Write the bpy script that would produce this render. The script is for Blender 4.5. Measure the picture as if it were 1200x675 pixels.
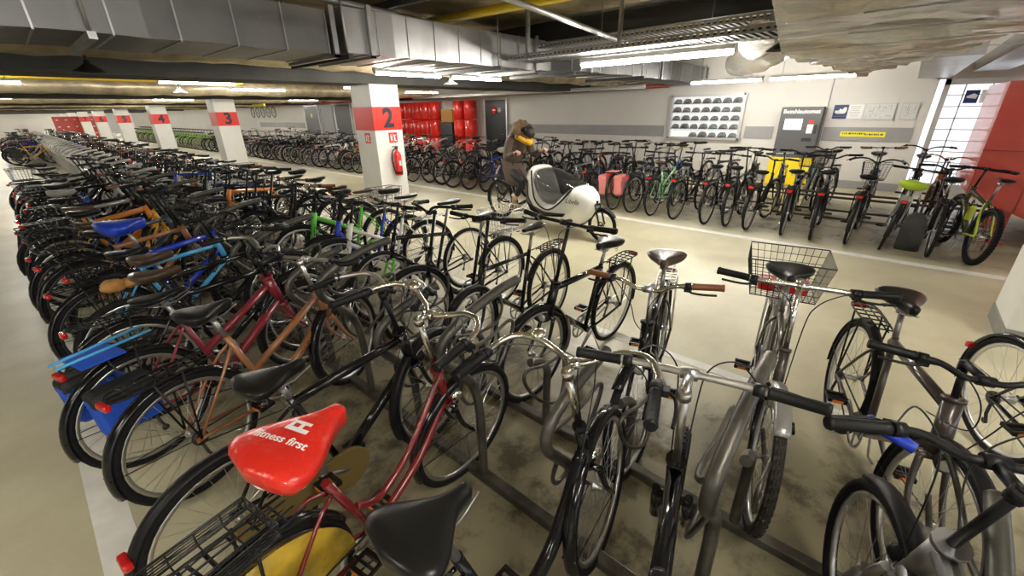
import bpy, bmesh, math, random
from mathutils import Vector, Matrix, Quaternion
import numpy as np
PI = math.pi
S = bpy.context.scene
COL = S.collection
for o in list(bpy.data.objects): bpy.data.objects.remove(o)

# ------------------------------------------------------------------ camera
EYE = 1.85
F_PX = 490.0
Rw = ((0.65941087, 0.30331548, -0.68787864),
      (-0.75161371, 0.24658423, -0.6117786),
      (-0.01594189, 0.92043247, 0.39057639))
cd = bpy.data.cameras.new('camera'); cam = bpy.data.objects.new('camera', cd); COL.objects.link(cam)
cd.sensor_fit = 'HORIZONTAL'; cd.sensor_width = 36.0; cd.lens = 36.0 * F_PX / 1200.0
cd.clip_start = 0.02; cd.clip_end = 300
M = Matrix(Rw).to_4x4(); M.translation = (0, 0, EYE); cam.matrix_world = M
S.camera = cam

# ------------------------------------------------------------------ world, exposure
w = bpy.data.worlds.new('world'); S.world = w; w.use_nodes = True
bg = w.node_tree.nodes['Background']; bg.inputs['Color'].default_value = (0.93, 0.96, 1.0, 1); bg.inputs['Strength'].default_value = 1.25
S.view_settings.view_transform = 'Standard'; S.view_settings.look = 'None'
S.view_settings.gamma = 1.0; S.view_settings.use_curve_mapping = False
S.view_settings.exposure = 0.5
TUBE_POWER = 125.0

# ------------------------------------------------------------------ materials
def P(name, col, rough=0.5, metal=0.0, coat=0.0, bump=0.0, bscale=40.0, var=0.0, vscale=6.0, emit=0.0, alpha=1.0, trans=0.0, spec=0.5):
    m = bpy.data.materials.new(name); m.use_nodes = True
    nt = m.node_tree; b = nt.nodes['Principled BSDF']
    b.inputs['Base Color'].default_value = (*col, 1); b.inputs['Roughness'].default_value = rough
    b.inputs['Metallic'].default_value = metal; b.inputs['Coat Weight'].default_value = coat
    b.inputs['Specular IOR Level'].default_value = spec
    if emit: b.inputs['Emission Color'].default_value = (*col, 1); b.inputs['Emission Strength'].default_value = emit
    if trans: b.inputs['Transmission Weight'].default_value = trans
    if alpha < 1: b.inputs['Alpha'].default_value = alpha
    tc = nt.nodes.new('ShaderNodeTexCoord')
    if var:
        n = nt.nodes.new('ShaderNodeTexNoise'); n.inputs['Scale'].default_value = vscale; n.inputs['Detail'].default_value = 6
        nt.links.new(tc.outputs['Object'], n.inputs['Vector'])
        r = nt.nodes.new('ShaderNodeMapRange'); r.inputs['From Min'].default_value = .3; r.inputs['From Max'].default_value = .7
        r.inputs['To Min'].default_value = 1 - var; r.inputs['To Max'].default_value = 1 + var * .5
        nt.links.new(n.outputs['Fac'], r.inputs['Value'])
        mx = nt.nodes.new('ShaderNodeVectorMath'); mx.operation = 'SCALE'; mx.inputs[0].default_value = col
        nt.links.new(r.outputs['Result'], mx.inputs['Scale']); nt.links.new(mx.outputs[0], b.inputs['Base Color'])
    if bump:
        n = nt.nodes.new('ShaderNodeTexNoise'); n.inputs['Scale'].default_value = bscale; n.inputs['Detail'].default_value = 5
        nt.links.new(tc.outputs['Object'], n.inputs['Vector'])
        bm_ = nt.nodes.new('ShaderNodeBump'); bm_.inputs['Strength'].default_value = bump; bm_.inputs['Distance'].default_value = 0.01
        nt.links.new(n.outputs['Fac'], bm_.inputs['Height']); nt.links.new(bm_.outputs[0], b.inputs['Normal'])
    return m

MT = {}
def add(k, *a, **kw): MT[k] = P(k, *a, **kw)
add('tyre', (.009, .009, .010), .7, spec=.2, bump=.25, bscale=160)
add('tyre_brown', (.16, .10, .05), .75)
add('tyre_worn', (.03, .026, .02), .8, bump=.4, bscale=120, var=.5, vscale=30)
add('rim_silver', (.62, .62, .62), .28, 1.0)
add('rim_black', (.02, .02, .022), .35)
add('spoke', (.55, .55, .55), .3, 1.0)
add('spoke_dark', (.03, .03, .032), .35, .4)
add('chrome', (.80, .79, .76), .13, 1.0)
add('alu', (.60, .60, .60), .33, 1.0, var=.15, vscale=20)
add('alu_grey', (.36, .36, .36), .38, .9, var=.2, vscale=14)
add('black', (.006, .006, .007), .14, coat=.25, spec=.35)
add('black_matte', (.008, .008, .009), .42, spec=.25)
add('plastic', (.008, .008, .008), .4, spec=.25)
add('saddle_black', (.009, .009, .009), .30, spec=.3, bump=.05, bscale=40)
add('saddle_brown', (.06, .035, .022), .3, coat=.3, bump=.1)
add('saddle_grey', (.34, .33, .30), .55)
add('grip_black', (.007, .007, .007), .5, spec=.22, bump=.15, bscale=90)
add('grip_brown', (.20, .07, .03), .45, bump=.2)
add('blue', (.01, .04, .48), .25, coat=.6)
add('blue_light', (.05, .35, .68), .3, coat=.5)
add('navy', (.01, .02, .08), .25, coat=.5)
add('orange_brown', (.30, .12, .045), .3, coat=.5)
add('orange', (.75, .24, .02), .3, coat=.5)
add('yellow_orange', (.80, .38, .02), .3, coat=.5)
add('dark_red', (.16, .008, .010), .22, coat=.7)
add('red', (.60, .02, .015), .3, coat=.4)
add('maroon', (.22, .015, .03), .3, coat=.5)
add('gold', (.30, .22, .08), .3, .6)
add('gold_guard', (.50, .33, .03), .35, coat=.4, var=.6, vscale=9)
add('green', (.10, .55, .04), .3, coat=.5)
add('green_rental', (.22, .50, .05), .35, coat=.4)
add('mint', (.25, .58, .28), .35, coat=.4)
add('olive_black', (.05, .055, .015), .3, coat=.5)
add('lime', (.52, .62, .04), .35, coat=.4)
add('white_paint', (.75, .75, .72), .3, coat=.4)
add('silver_paint', (.45, .45, .44), .3, .7)
add('bronze_grey', (.07, .055, .05), .28, .3, coat=.5)
add('dark_blue_grey', (.03, .05, .08), .3, coat=.5)
add('purple', (.07, .03, .35), .3, coat=.5)
add('lamp_red', (.55, .01, .01), .2, coat=.8)
add('lamp_orange', (.8, .2, .02), .2, coat=.8)
add('lamp_glass', (.75, .75, .72), .08, .6, coat=1)
add('wire', (.03, .03, .03), .35, .5)
add('wire_silver', (.6, .6, .6), .3, 1.0)
add('cable', (.01, .01, .01), .35)
add('bag_black', (.012, .012, .013), .6, bump=.2, bscale=30)
add('bag_pink', (.62, .20, .18), .6, bump=.2, bscale=12)
add('bag_blue', (.01, .08, .55), .6, bump=.2, bscale=20)
add('cover_red', (.70, .025, .015), .28, coat=.3, bump=1.0, bscale=16)
add('cover_blue', (.01, .05, .50), .35, coat=.3, bump=.4, bscale=12)
add('cover_green', (.40, .58, .03), .4, coat=.3, bump=.4, bscale=12)
add('paper_brown', (.50, .25, .07), .6, bump=.8, bscale=40)
add('helmet_black', (.015, .015, .017), .35)
add('helmet_green', (.01, .10, .05), .35)
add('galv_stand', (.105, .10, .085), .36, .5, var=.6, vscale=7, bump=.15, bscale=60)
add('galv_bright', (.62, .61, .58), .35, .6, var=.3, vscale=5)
add('line_paint', (.86, .85, .80), .5, var=.1, vscale=9)
add('galv', (.40, .40, .40), .4, .85, var=.25, vscale=3)
add('steel_dark', (.03, .03, .03), .5, .3)
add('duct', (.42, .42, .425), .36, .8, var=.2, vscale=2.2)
add('duct_shaded', (.17, .17, .165), .42, .6, var=.2, vscale=2)  # darker copy of the duct metal: shade on the left section put into colour
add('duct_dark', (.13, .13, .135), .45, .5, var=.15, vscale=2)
add('pipe_lagging', (.62, .53, .36), .38, .55, bump=1.0, bscale=7, var=.35, vscale=4)
add('yellow_pipe', (.70, .50, .02), .35, coat=.3)
add('red_pipe', (.30, .03, .02), .4)
add('wall_white', (.70, .68, .645), .6, var=.04, vscale=.8)
add('pillar_white', (.78, .77, .73), .5, var=.06, vscale=2)
add('band_red', (.72, .018, .006), .45)
add('number', (.015, .012, .03), .5)
add('grey_band', (.33, .33, .335), .5, var=.1, vscale=2)
add('door_black', (.012, .013, .015), .4)
add('door_grey', (.30, .31, .32), .5)
add('cabinet_grey', (.085, .087, .09), .45)
add('cabinet_yellow', (.90, .68, .01), .45)
add('white_sign', (.85, .85, .85), .45)
add('sign_blue', (.01, .03, .14), .45)
add('sign_yellow', (.88, .82, .04), .45)
add('paper', (.70, .71, .70), .5, var=.12, vscale=30)
add('frame_alu', (.60, .60, .60), .4, .5)
add('screen', (.80, .86, .95), .4, emit=1.1)
add('ink', (.02, .02, .02), .5)
add('ext_red', (.58, .015, .012), .25, coat=.7)
add('locker_red', (.70, .02, .012), .3, coat=.5)
add('steel_red', (.62, .075, .055), .35, coat=.4, var=.25, vscale=1.2)
add('tube_light', (1.0, .955, .86), .4, emit=TUBE_POWER)
add('lamp_housing', (.75, .75, .73), .4)
add('case_light', (1.0, 1.0, 1.0), .4, emit=.35)
add('cargo_white', (.80, .79, .74), .25, coat=.5)
add('coat_brown', (.085, .058, .040), .75, bump=.5, bscale=30)
add('fur', (.16, .10, .055), .95, bump=1.0, bscale=90)
add('scarf', (.75, .42, .03), .8, bump=.6, bscale=50)
add('skin', (.62, .36, .26), .5)
add('hair', (.02, .014, .01), .5, bump=.5, bscale=80)
add('trouser', (.012, .012, .014), .7)
add('boot', (.36, .25, .16), .7)
add('sole', (.02, .02, .02), .6)
add('eye_dark', (.01, .01, .01), .2)
add('lip', (.45, .15, .12), .5)

def clearmat(name, col, alpha, rough=.08):
    m = P(name, col, rough, coat=.6); m.node_tree.nodes['Principled BSDF'].inputs['Alpha'].default_value = alpha; MT[name] = m
clearmat('clear_cover', (.02, .02, .02), .78, .10)
clearmat('glass', (.9, .95, 1.0), .12, .03)

def floor_mat():
    m = bpy.data.materials.new('floor_coating'); m.use_nodes = True; nt = m.node_tree; L = nt.links; b = nt.nodes['Principled BSDF']
    tc = nt.nodes.new('ShaderNodeTexCoord')
    def noise(s, d=6, r=.6):
        n = nt.nodes.new('ShaderNodeTexNoise'); n.inputs['Scale'].default_value = s; n.inputs['Detail'].default_value = d; n.inputs['Roughness'].default_value = r
        L.new(tc.outputs['Object'], n.inputs['Vector']); return n.outputs['Fac']
    def ramp(f, a, c):
        r = nt.nodes.new('ShaderNodeMapRange'); r.interpolation_type = 'SMOOTHSTEP'; r.inputs['From Min'].default_value = a; r.inputs['From Max'].default_value = c; L.new(f, r.inputs['Value']); return r.outputs['Result']
    def mix(f, a, c):
        x = nt.nodes.new('ShaderNodeMix'); x.data_type = 'RGBA'; L.new(f, x.inputs[0])
        for i, v in ((6, a), (7, c)):
            if isinstance(v, tuple): x.inputs[i].default_value = (*v, 1)
            else: L.new(v, x.inputs[i])
        return x.outputs[2]
    def mul(a, c):
        x = nt.nodes.new('ShaderNodeMath'); x.operation = 'MULTIPLY'; L.new(a, x.inputs[0])
        if isinstance(c, float): x.inputs[1].default_value = c
        else: L.new(c, x.inputs[1])
        return x.outputs[0]
    base = mix(ramp(noise(1.3), .3, .7), (.52, .485, .33), (.64, .60, .43))
    base = mix(mul(ramp(noise(40, 3), .55, .75), .25), base, (.40, .37, .28))
    # dirt worn in along the racks: tracks of stains, a strip of its own on the floor
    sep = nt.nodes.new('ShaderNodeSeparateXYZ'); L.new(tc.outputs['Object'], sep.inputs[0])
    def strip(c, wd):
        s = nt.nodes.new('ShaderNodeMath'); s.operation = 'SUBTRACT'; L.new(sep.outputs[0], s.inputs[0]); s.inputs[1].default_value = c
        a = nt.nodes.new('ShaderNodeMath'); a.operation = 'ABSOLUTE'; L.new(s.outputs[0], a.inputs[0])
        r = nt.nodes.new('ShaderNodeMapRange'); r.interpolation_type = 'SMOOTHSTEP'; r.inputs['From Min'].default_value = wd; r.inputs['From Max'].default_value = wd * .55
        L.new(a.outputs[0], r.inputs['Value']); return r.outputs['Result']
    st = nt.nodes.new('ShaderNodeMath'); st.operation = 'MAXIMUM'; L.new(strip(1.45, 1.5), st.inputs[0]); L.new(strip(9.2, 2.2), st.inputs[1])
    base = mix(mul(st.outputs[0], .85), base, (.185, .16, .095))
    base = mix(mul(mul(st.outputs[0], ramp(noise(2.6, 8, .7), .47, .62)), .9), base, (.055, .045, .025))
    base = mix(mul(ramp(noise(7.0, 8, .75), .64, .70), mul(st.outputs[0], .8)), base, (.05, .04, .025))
    L.new(base, b.inputs['Base Color'])
    rr = nt.nodes.new('ShaderNodeMapRange'); rr.inputs['To Min'].default_value = .22; rr.inputs['To Max'].default_value = .5; L.new(noise(2.0), rr.inputs['Value']); L.new(rr.outputs['Result'], b.inputs['Roughness'])
    bp = nt.nodes.new('ShaderNodeBump'); bp.inputs['Strength'].default_value = .12; bp.inputs['Distance'].default_value = .01; L.new(noise(30), bp.inputs['Height']); L.new(bp.outputs[0], b.inputs['Normal'])
    return m
MT['floor'] = floor_mat()

def slab_mat():
    m = P('slab_concrete', (.30, .25, .17), .8, var=.0, bump=.4, bscale=12); nt = m.node_tree; b = nt.nodes['Principled BSDF']
    tc = nt.nodes.new('ShaderNodeTexCoord'); n = nt.nodes.new('ShaderNodeTexNoise'); n.inputs['Scale'].default_value = 1.6; n.inputs['Detail'].default_value = 9; n.inputs['Roughness'].default_value = .7
    nt.links.new(tc.outputs['Object'], n.inputs['Vector'])
    r = nt.nodes.new('ShaderNodeValToRGB'); r.color_ramp.elements[0].position = .35; r.color_ramp.elements[0].color = (.14, .11, .06, 1)
    r.color_ramp.elements[1].position = .68; r.color_ramp.elements[1].color = (.55, .46, .30, 1)
    nt.links.new(n.outputs['Fac'], r.inputs[0]); nt.links.new(r.outputs[0], b.inputs['Base Color']); return m
MT['slab'] = slab_mat()
add('beam', (.085, .085, .08), .75, bump=.3, bscale=15, var=.3, vscale=2)

def foil_mat():
    m = bpy.data.materials.new('foil_lagging'); m.use_nodes = True; nt = m.node_tree; b = nt.nodes['Principled BSDF']; L = nt.links
    b.inputs['Metallic'].default_value = .72; b.inputs['Roughness'].default_value = .24
    tc = nt.nodes.new('ShaderNodeTexCoord'); mp = nt.nodes.new('ShaderNodeMapping'); mp.inputs['Scale'].default_value = (8.0, 1.1, 4.0); L.new(tc.outputs['Object'], mp.inputs[0])
    n = nt.nodes.new('ShaderNodeTexNoise'); n.inputs['Scale'].default_value = 2.4; n.inputs['Detail'].default_value = 9; n.inputs['Roughness'].default_value = .68; n.inputs['Distortion'].default_value = .7; L.new(mp.outputs[0], n.inputs['Vector'])
    bp = nt.nodes.new('ShaderNodeBump'); bp.inputs['Strength'].default_value = 1.0; bp.inputs['Distance'].default_value = .14; L.new(n.outputs['Fac'], bp.inputs['Height']); L.new(bp.outputs[0], b.inputs['Normal'])
    n2 = nt.nodes.new('ShaderNodeTexNoise'); n2.inputs['Scale'].default_value = 1.1; L.new(tc.outputs['Object'], n2.inputs['Vector'])
    r = nt.nodes.new('ShaderNodeValToRGB'); r.color_ramp.elements[0].position = .4; r.color_ramp.elements[0].color = (.74, .66, .54, 1); r.color_ramp.elements[1].position = .6; r.color_ramp.elements[1].color = (.95, .94, .92, 1)
    L.new(n2.outputs['Fac'], r.inputs[0]); L.new(r.outputs[0], b.inputs['Base Color']); return m
MT['foil'] = foil_mat()

# ------------------------------------------------------------------ mesh builder
def V(*a): return Vector(a)
def smooth_path(pts, k=6, closed=False):
    pts = [Vector(p) for p in pts]; n = len(pts); out = []
    rng_ = range(n if closed else n - 1)
    for i in rng_:
        if closed: p0, p1, p2, p3 = pts[(i-1) % n], pts[i], pts[(i+1) % n], pts[(i+2) % n]
        else: p0, p1, p2, p3 = pts[max(i-1, 0)], pts[i], pts[i+1], pts[min(i+2, n-1)]
        for j in range(k):
            t = j / k
            out.append(.5*((2*p1) + (p2-p0)*t + (2*p0-5*p1+4*p2-p3)*t*t + (3*p1-p0-3*p2+p3)*t**3))
    if not closed: out.append(pts[-1])
    return out
class MB:
    def __init__(s): s.v = []; s.f = []; s.sm = []
    def face(s, f, sm=False): s.f.append(tuple(f)); s.sm.append(sm)
    def tube(s, pts, r, n=8, closed=False, caps=True):
        pts = [Vector(p) for p in pts]; m = len(pts)
        rs = r if isinstance(r, (list, tuple)) else [r]*m
        T = []
        for i in range(m):
            a = pts[(i-1) % m] if (closed or i > 0) else pts[i]; c = pts[(i+1) % m] if (closed or i < m-1) else pts[i]
            t = (c-a); T.append(t.normalized() if t.length > 1e-9 else Vector((0, 0, 1)))
        u = T[0].orthogonal().normalized(); base = len(s.v)
        for i in range(m):
            u = (u - T[i]*u.dot(T[i]))
            if u.length < 1e-6: u = T[i].orthogonal()
            u.normalize(); w_ = T[i].cross(u)
            for j in range(n):
                a = 2*PI*j/n; s.v.append(pts[i] + (u*math.cos(a)+w_*math.sin(a))*rs[i])
        for i in range(m if closed else m-1):
            for j in range(n):
                a = base+i*n+j; b_ = base+i*n+(j+1) % n; i2 = (i+1) % m
                s.face((a, b_, base+i2*n+(j+1) % n, base+i2*n+j), n > 4)
        if caps and not closed:
            s.face(tuple(base+j for j in range(n))[::-1]); s.face(tuple(base+(m-1)*n+j for j in range(n)))
        return s
    def box(s, c, d, R=None):
        base = len(s.v); c = Vector(c)
        for x in (-.5, .5):
            for y in (-.5, .5):
                for z in (-.5, .5):
                    p = Vector((x*d[0], y*d[1], z*d[2]))
                    if R: p = R @ p
                    s.v.append(c+p)
        for f in ((0, 1, 3, 2), (4, 6, 7, 5), (0, 4, 5, 1), (2, 3, 7, 6), (0, 2, 6, 4), (1, 5, 7, 3)): s.face([base+i for i in f])
        return s
    def lathe(s, prof, n=32, c=(0, 0, 0), axis='y', a0=0, a1=2*PI, closed_prof=True, smooth=True):
        # prof: (radius, axial) list ; axis y: radial in xz
        full = abs(a1-a0-2*PI) < 1e-6; m = len(prof); base = len(s.v); c = Vector(c); cnt = n if full else n+1
        for i in range(cnt):
            a = a0+(a1-a0)*i/n; ca, sa = math.cos(a), math.sin(a)
            for (r, h) in prof:
                if axis == 'y': p = (r*ca, h, r*sa)
                elif axis == 'z': p = (r*ca, r*sa, h)
                else: p = (h, r*ca, r*sa)
                s.v.append(c+Vector(p))
        for i in range(n):
            i2 = (i+1) % cnt if full else i+1
            for j in range(m if closed_prof else m-1):
                j2 = (j+1) % m; s.face((base+i*m+j, base+i*m+j2, base+i2*m+j2, base+i2*m+j), smooth)
        if not full and closed_prof:
            s.face([base+j for j in range(m)][::-1]); s.face([base+n*m+j for j in range(m)])
        return s
    def loft(s, rings, caps=True, smooth=True):
        base = len(s.v); n = len(rings[0])
        for r in rings:
            for p in r: s.v.append(Vector(p))
        for i in range(len(rings)-1):
            for j in range(n): s.face((base+i*n+j, base+i*n+(j+1) % n, base+(i+1)*n+(j+1) % n, base+(i+1)*n+j), smooth)
        if caps: s.face([base+j for j in range(n)][::-1], smooth); s.face([base+(len(rings)-1)*n+j for j in range(n)], smooth)
        return s
    def ball(s, c, r, n=12, m=8):
        c = Vector(c); r = (r, r, r) if not isinstance(r, (tuple, list)) else r
        rings = []
        for i in range(1, m):
            a = PI*i/m; rings.append([c+Vector((r[0]*math.sin(a)*math.cos(2*PI*j/n), r[1]*math.sin(a)*math.sin(2*PI*j/n), r[2]*math.cos(a))) for j in range(n)])
        return s.loft(rings)
    def prism(s, poly, z0, z1):
        base = len(s.v); n = len(poly)
        for z in (z0, z1):
            for p in poly: s.v.append(Vector((p[0], p[1], z if not callable(z) else z(p))))
        for j in range(n): s.face((base+j, base+(j+1) % n, base+n+(j+1) % n, base+n+j))
        s.face([base+j for j in range(n)][::-1]); s.face([base+n+j for j in range(n)])
        return s
    def mesh(s, name, mat):
        me = bpy.data.meshes.new(name); me.from_pydata([tuple(v) for v in s.v], [], s.f)
        me.polygons.foreach_set('use_smooth', s.sm); me.materials.append(MT[mat] if isinstance(mat, str) else mat); me.update()
        b = bmesh.new(); b.from_mesh(me); bmesh.ops.recalc_face_normals(b, faces=b.faces); b.to_mesh(me); b.free()
        return me
    def obj(s, name, mat, parent=None, M=None): return link(name, s.mesh(name, mat), parent, M)
def link(name, me, parent=None, M=None):
    o = bpy.data.objects.new(name, me); COL.objects.link(o)
    if parent is not None: o.parent = parent
    if M is not None: o.matrix_basis = M
    return o
def tag(o, label=None, cat=None, group=None, kind=None):
    if label: o['label'] = label
    if cat: o['category'] = cat
    if group: o['group'] = group
    if kind: o['kind'] = kind
    return o
def thing(name, label, cat, M=None, group=None):
    o = bpy.data.objects.new(name, None); COL.objects.link(o); o.empty_display_size = .1
    if M is not None: o.matrix_basis = M
    return tag(o, label, cat, group)
def struct(name, mb, mat, label=None):
    o = mb.obj(name, mat); o['kind'] = 'structure'
    if label: o['label'] = label
    return o
def text_mesh(name, body, size, mat, bold=.0, extrude=.001, align='CENTER', shear=0, spacing=1.0):
    cu = bpy.data.curves.new(name, 'FONT'); cu.body = body; cu.size = size; cu.extrude = extrude; cu.offset = bold; cu.align_x = align; cu.align_y = 'CENTER'
    cu.shear = shear; cu.space_character = spacing; cu.resolution_u = 4
    t = bpy.data.objects.new(name, cu); COL.objects.link(t); dg = bpy.context.evaluated_depsgraph_get(); dg.update()
    me = bpy.data.meshes.new_from_object(t.evaluated_get(dg)); bpy.data.objects.remove(t); bpy.data.curves.remove(cu)
    me.materials.clear(); me.materials.append(MT[mat]); me.name = name
    return me
def basis(loc, xd, yd):
    xd = Vector(xd).normalized(); yd = Vector(yd); yd = (yd-xd*yd.dot(xd)).normalized(); zd = xd.cross(yd)
    m = Matrix((xd, yd, zd)).transposed().to_4x4(); m.translation = Vector(loc); return m
def rbox(c, d, r=.006, seg=2):
    b = bmesh.new(); bmesh.ops.create_cube(b, size=1); bmesh.ops.scale(b, vec=d, verts=b.verts)
    bmesh.ops.bevel(b, geom=b.edges[:], offset=min(r, min(d)*.45), segments=seg, profile=.5, affect='EDGES'); bmesh.ops.translate(b, vec=c, verts=b.verts)
    m = MB(); b.verts.index_update(); m.v = [v.co.copy() for v in b.verts]; m.f = [tuple(v.index for v in f.verts) for f in b.faces]; m.sm = [False]*len(m.f); b.free(); return m
_o1 = 'first second third fourth fifth sixth seventh eighth ninth tenth eleventh twelfth thirteenth fourteenth fifteenth sixteenth seventeenth eighteenth nineteenth'.split()
ORD = list(_o1)
for _t in ('twent', 'thirt', 'fort', 'fift', 'sixt', 'sevent', 'eight', 'ninet'): ORD += [_t+'ieth']+[_t+'y-'+q for q in _o1[:9]]
NUM = 'zero one two three four five six seven eight nine ten'.split()
# ------------------------------------------------------------------ the bicycle
CACHE = {}
def cached(key, fn):
    if key not in CACHE: CACHE[key] = fn()
    return CACHE[key]
WB = 1.075; BBX, BBZ = .44, .28; RW = .345
HB, HT = V(.935, 0, .60), V(.875, 0, .80)      # head tube ends
AX = (HT-HB).normalized()
SEG = {'near': (40, 10, 8, 32), 'mid': (26, 6, 6, 22), 'far': (18, 4, 4, 12)}  # wheel seg, tyre profile, tube sides, spokes

def tyre_mesh(lod, w_, mat, knobs=False):
    def f():
        n, m, _, _ = SEG[lod]; b = MB(); prof = [(RW-w_+w_*math.cos(2*PI*j/m), w_*math.sin(2*PI*j/m)) for j in range(m)]
        b.lathe(prof, n)
        if knobs:
            for i in range(56):
                a = 2*PI*i/56
                for y in (-.6, -.2, .2, .6):
                    aa = a + (.03 if abs(y) > .5 else 0); rr = RW-w_+w_*math.sqrt(max(.1, 1-(y*1.1)**2))+.002
                    R = Matrix.Rotation(-aa, 3, 'Y'); b.box(R @ V(rr, y*w_*1.1, 0), (.008, w_*.28, .018), R)
        return b.mesh('tyre', mat)
    return cached(('tyre', lod, w_, mat, knobs), f)
def rim_mesh(lod, mat, w_):
    def f():
        n = SEG[lod][0]; r1 = RW-2*w_+.006; b = MB()
        b.lathe([(r1, -.011), (r1, .011), (r1-.018, .009), (r1-.024, 0), (r1-.018, -.009)], n); return b.mesh('rim', mat)
    return cached(('rim', lod, mat, w_), f)
def spoke_mesh(lod, mat, w_, disc=False):
    def f():
        n = SEG[lod][3]; b = MB(); r1 = RW-2*w_-.012; rr = {'near': .0011, 'mid': .0013, 'far': .0017}[lod]
        for i in range(n):
            a = 2*PI*i/n; side = 1 if i % 2 else -1; off = (.75 if (i//2) % 2 else -.75)
            h = V(.022*math.cos(a+off), side*.03, .022*math.sin(a+off)); e = V(r1*math.cos(a), side*.003, r1*math.sin(a))
            b.tube([h, e], rr, 3, caps=False)
        hn = 12 if lod == 'near' else 6
        b.lathe([(.0, -.05), (.008, -.05), (.008, -.036), (.026, -.034), (.026, -.028), (.016, -.022), (.016, .022), (.026, .028), (.026, .034), (.008, .036), (.008, .05), (.0, .05)], hn, closed_prof=False)
        if disc: b.lathe([(.055, -.041), (.08, -.041), (.08, -.039), (.055, -.039)], 20)
        return b.mesh('spokes', mat)
    return cached(('spokes', lod, mat, w_, disc), f)

def frame_mesh(kind, lod, mat, fat=1.0):
    def f():
        ns = {'near': 12, 'mid': 8, 'far': 5}[lod]; b = MB(); hub = V(0, 0, RW); bb = V(BBX, 0, BBZ); st = V(.285, 0, .775 if kind != 'stepthru' else .70)
        b.tube([HB-AX*.01, HT+AX*.01], .023*min(fat, 1.5), ns)
        if lod == 'near':
            for p in (HB-AX*.012, HT+AX*.012): b.tube([p-AX*.008, p+AX*.008], .027*min(fat, 1.5), ns)
        b.tube([bb, st], .0165, ns); b.tube([bb+V(0, -.036, 0), bb+V(0, .036, 0)], .025, ns)
        k = 5 if lod != 'far' else 3
        if kind == 'diamond':
            b.tube([st-V(0, 0, .03), HT-AX*.03], .016*fat, ns); b.tube([bb, HB+AX*.03], .019*fat, ns)
        elif kind == 'mixte':
            b.tube([V(.365, 0, .50), HT-AX*.04], .0155*fat, ns); b.tube([bb, HB+AX*.03], .019*fat, ns)
        elif kind == 'stepthru':
            b.tube(smooth_path([bb+V(0, 0, .0), V(.56, 0, .33), V(.74, 0, .43), HB+AX*.03], k), .018*fat, ns)
            b.tube(smooth_path([V(.38, 0, .48), V(.50, 0, .42), V(.68, 0, .52), HT-AX*.04], k), .015*fat, ns)
        elif kind == 'wave':
            b.tube(smooth_path([bb, V(.56, 0, .30), V(.72, 0, .40), (HB+HT)/2], k), .028*fat, ns)
        elif kind == 'mtb':
            b.tube([st-V(0.01, 0, .09), HT-AX*.03], .02*fat, ns); b.tube([bb, HB+AX*.03], .026*fat, ns)
        for s in (-1, 1):
            y = s*.062
            b.tube(smooth_path([bb+V(-.03, s*.02, 0), V(.30, y*.75, .30), hub+V(0, y, 0)], 3), .010, max(4, ns-4))
            b.tube(smooth_path([st-V(0.0, -s*.015, .06), V(.20, y*.8, .62), hub+V(0, y, 0)], 3), .008, max(4, ns-4))
            if lod == 'near': b.box(hub+V(0, y, 0), (.05, .006, .03))
        return b.mesh('frame', mat)
    return cached(('frame', kind, lod, mat, fat), f)
FE = V(WB, 0, RW)
def fork_mesh(lod, mat, sus=False):
    def f():
        ns = {'near': 10, 'mid': 7, 'far': 4}[lod]; b = MB(); cr = HB-AX*.02
        b.tube([cr+V(0, -.055, 0), cr+V(0, .055, 0)], .018 if sus else .014, ns)
        b.tube([cr, HB], .016, ns)
        for s in (-1, 1):
            if sus:
                mid = cr*.5+FE*.5
                b.tube([cr+V(0, s*.055, .02), mid+V(0, s*.055, 0)], .014, ns); b.tube([mid+V(0, s*.055, .03), FE+V(-.015, s*.06, 0)], .021, ns)
            else:
                d = (FE-cr); b.tube(smooth_path([cr+V(0, s*.045, 0), cr+d*.55+V(-.025, s*.055, 0), FE+V(0, s*.055, 0)], 4), [.014-.0006*i for i in range(9)], ns)
        return b.mesh('fork', mat)
    return cached(('fork', lod, mat, sus), f)
def bar_pts(kind):
    """half of the handlebar for y>0, relative to the clamp; last index where the grip starts"""
    return {'flat': ([V(0, 0, 0), V(0, .12, 0), V(-.008, .19, .0), V(-.03, .31, .005)], 2),
            'riser': ([V(0, 0, 0), V(0, .06, 0), V(.0, .14, .035), V(-.01, .21, .04), V(-.04, .34, .04)], 3),
            'swept': ([V(0, 0, 0), V(.035, .07, .01), V(.05, .15, .04), V(.03, .23, .05), V(-.04, .275, .04), V(-.12, .285, .03), V(-.24, .30, .02)], 5),
            'north': ([V(0, 0, 0), V(.02, .08, .04), V(.02, .16, .06), V(-.04, .25, .055), V(-.10, .285, .05), V(-.20, .31, .04)], 4),
            'butterfly': ([V(0, 0, 0), V(0, .10, 0), V(.0, .18, 0), V(-.03, .26, -.005), V(-.01, .31, -.01), V(.06, .32, -.015), V(.12, .27, -.02), V(.145, .18, -.02), V(.14, .10, -.02)], 3),
            'drop': ([V(0, 0, 0), V(0, .12, 0), V(0, .19, 0), V(.06, .205, .0), V(.10, .21, -.03), V(.09, .21, -.09), V(.04, .21, -.12), V(-.04, .21, -.125)], 3)}[kind]
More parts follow.
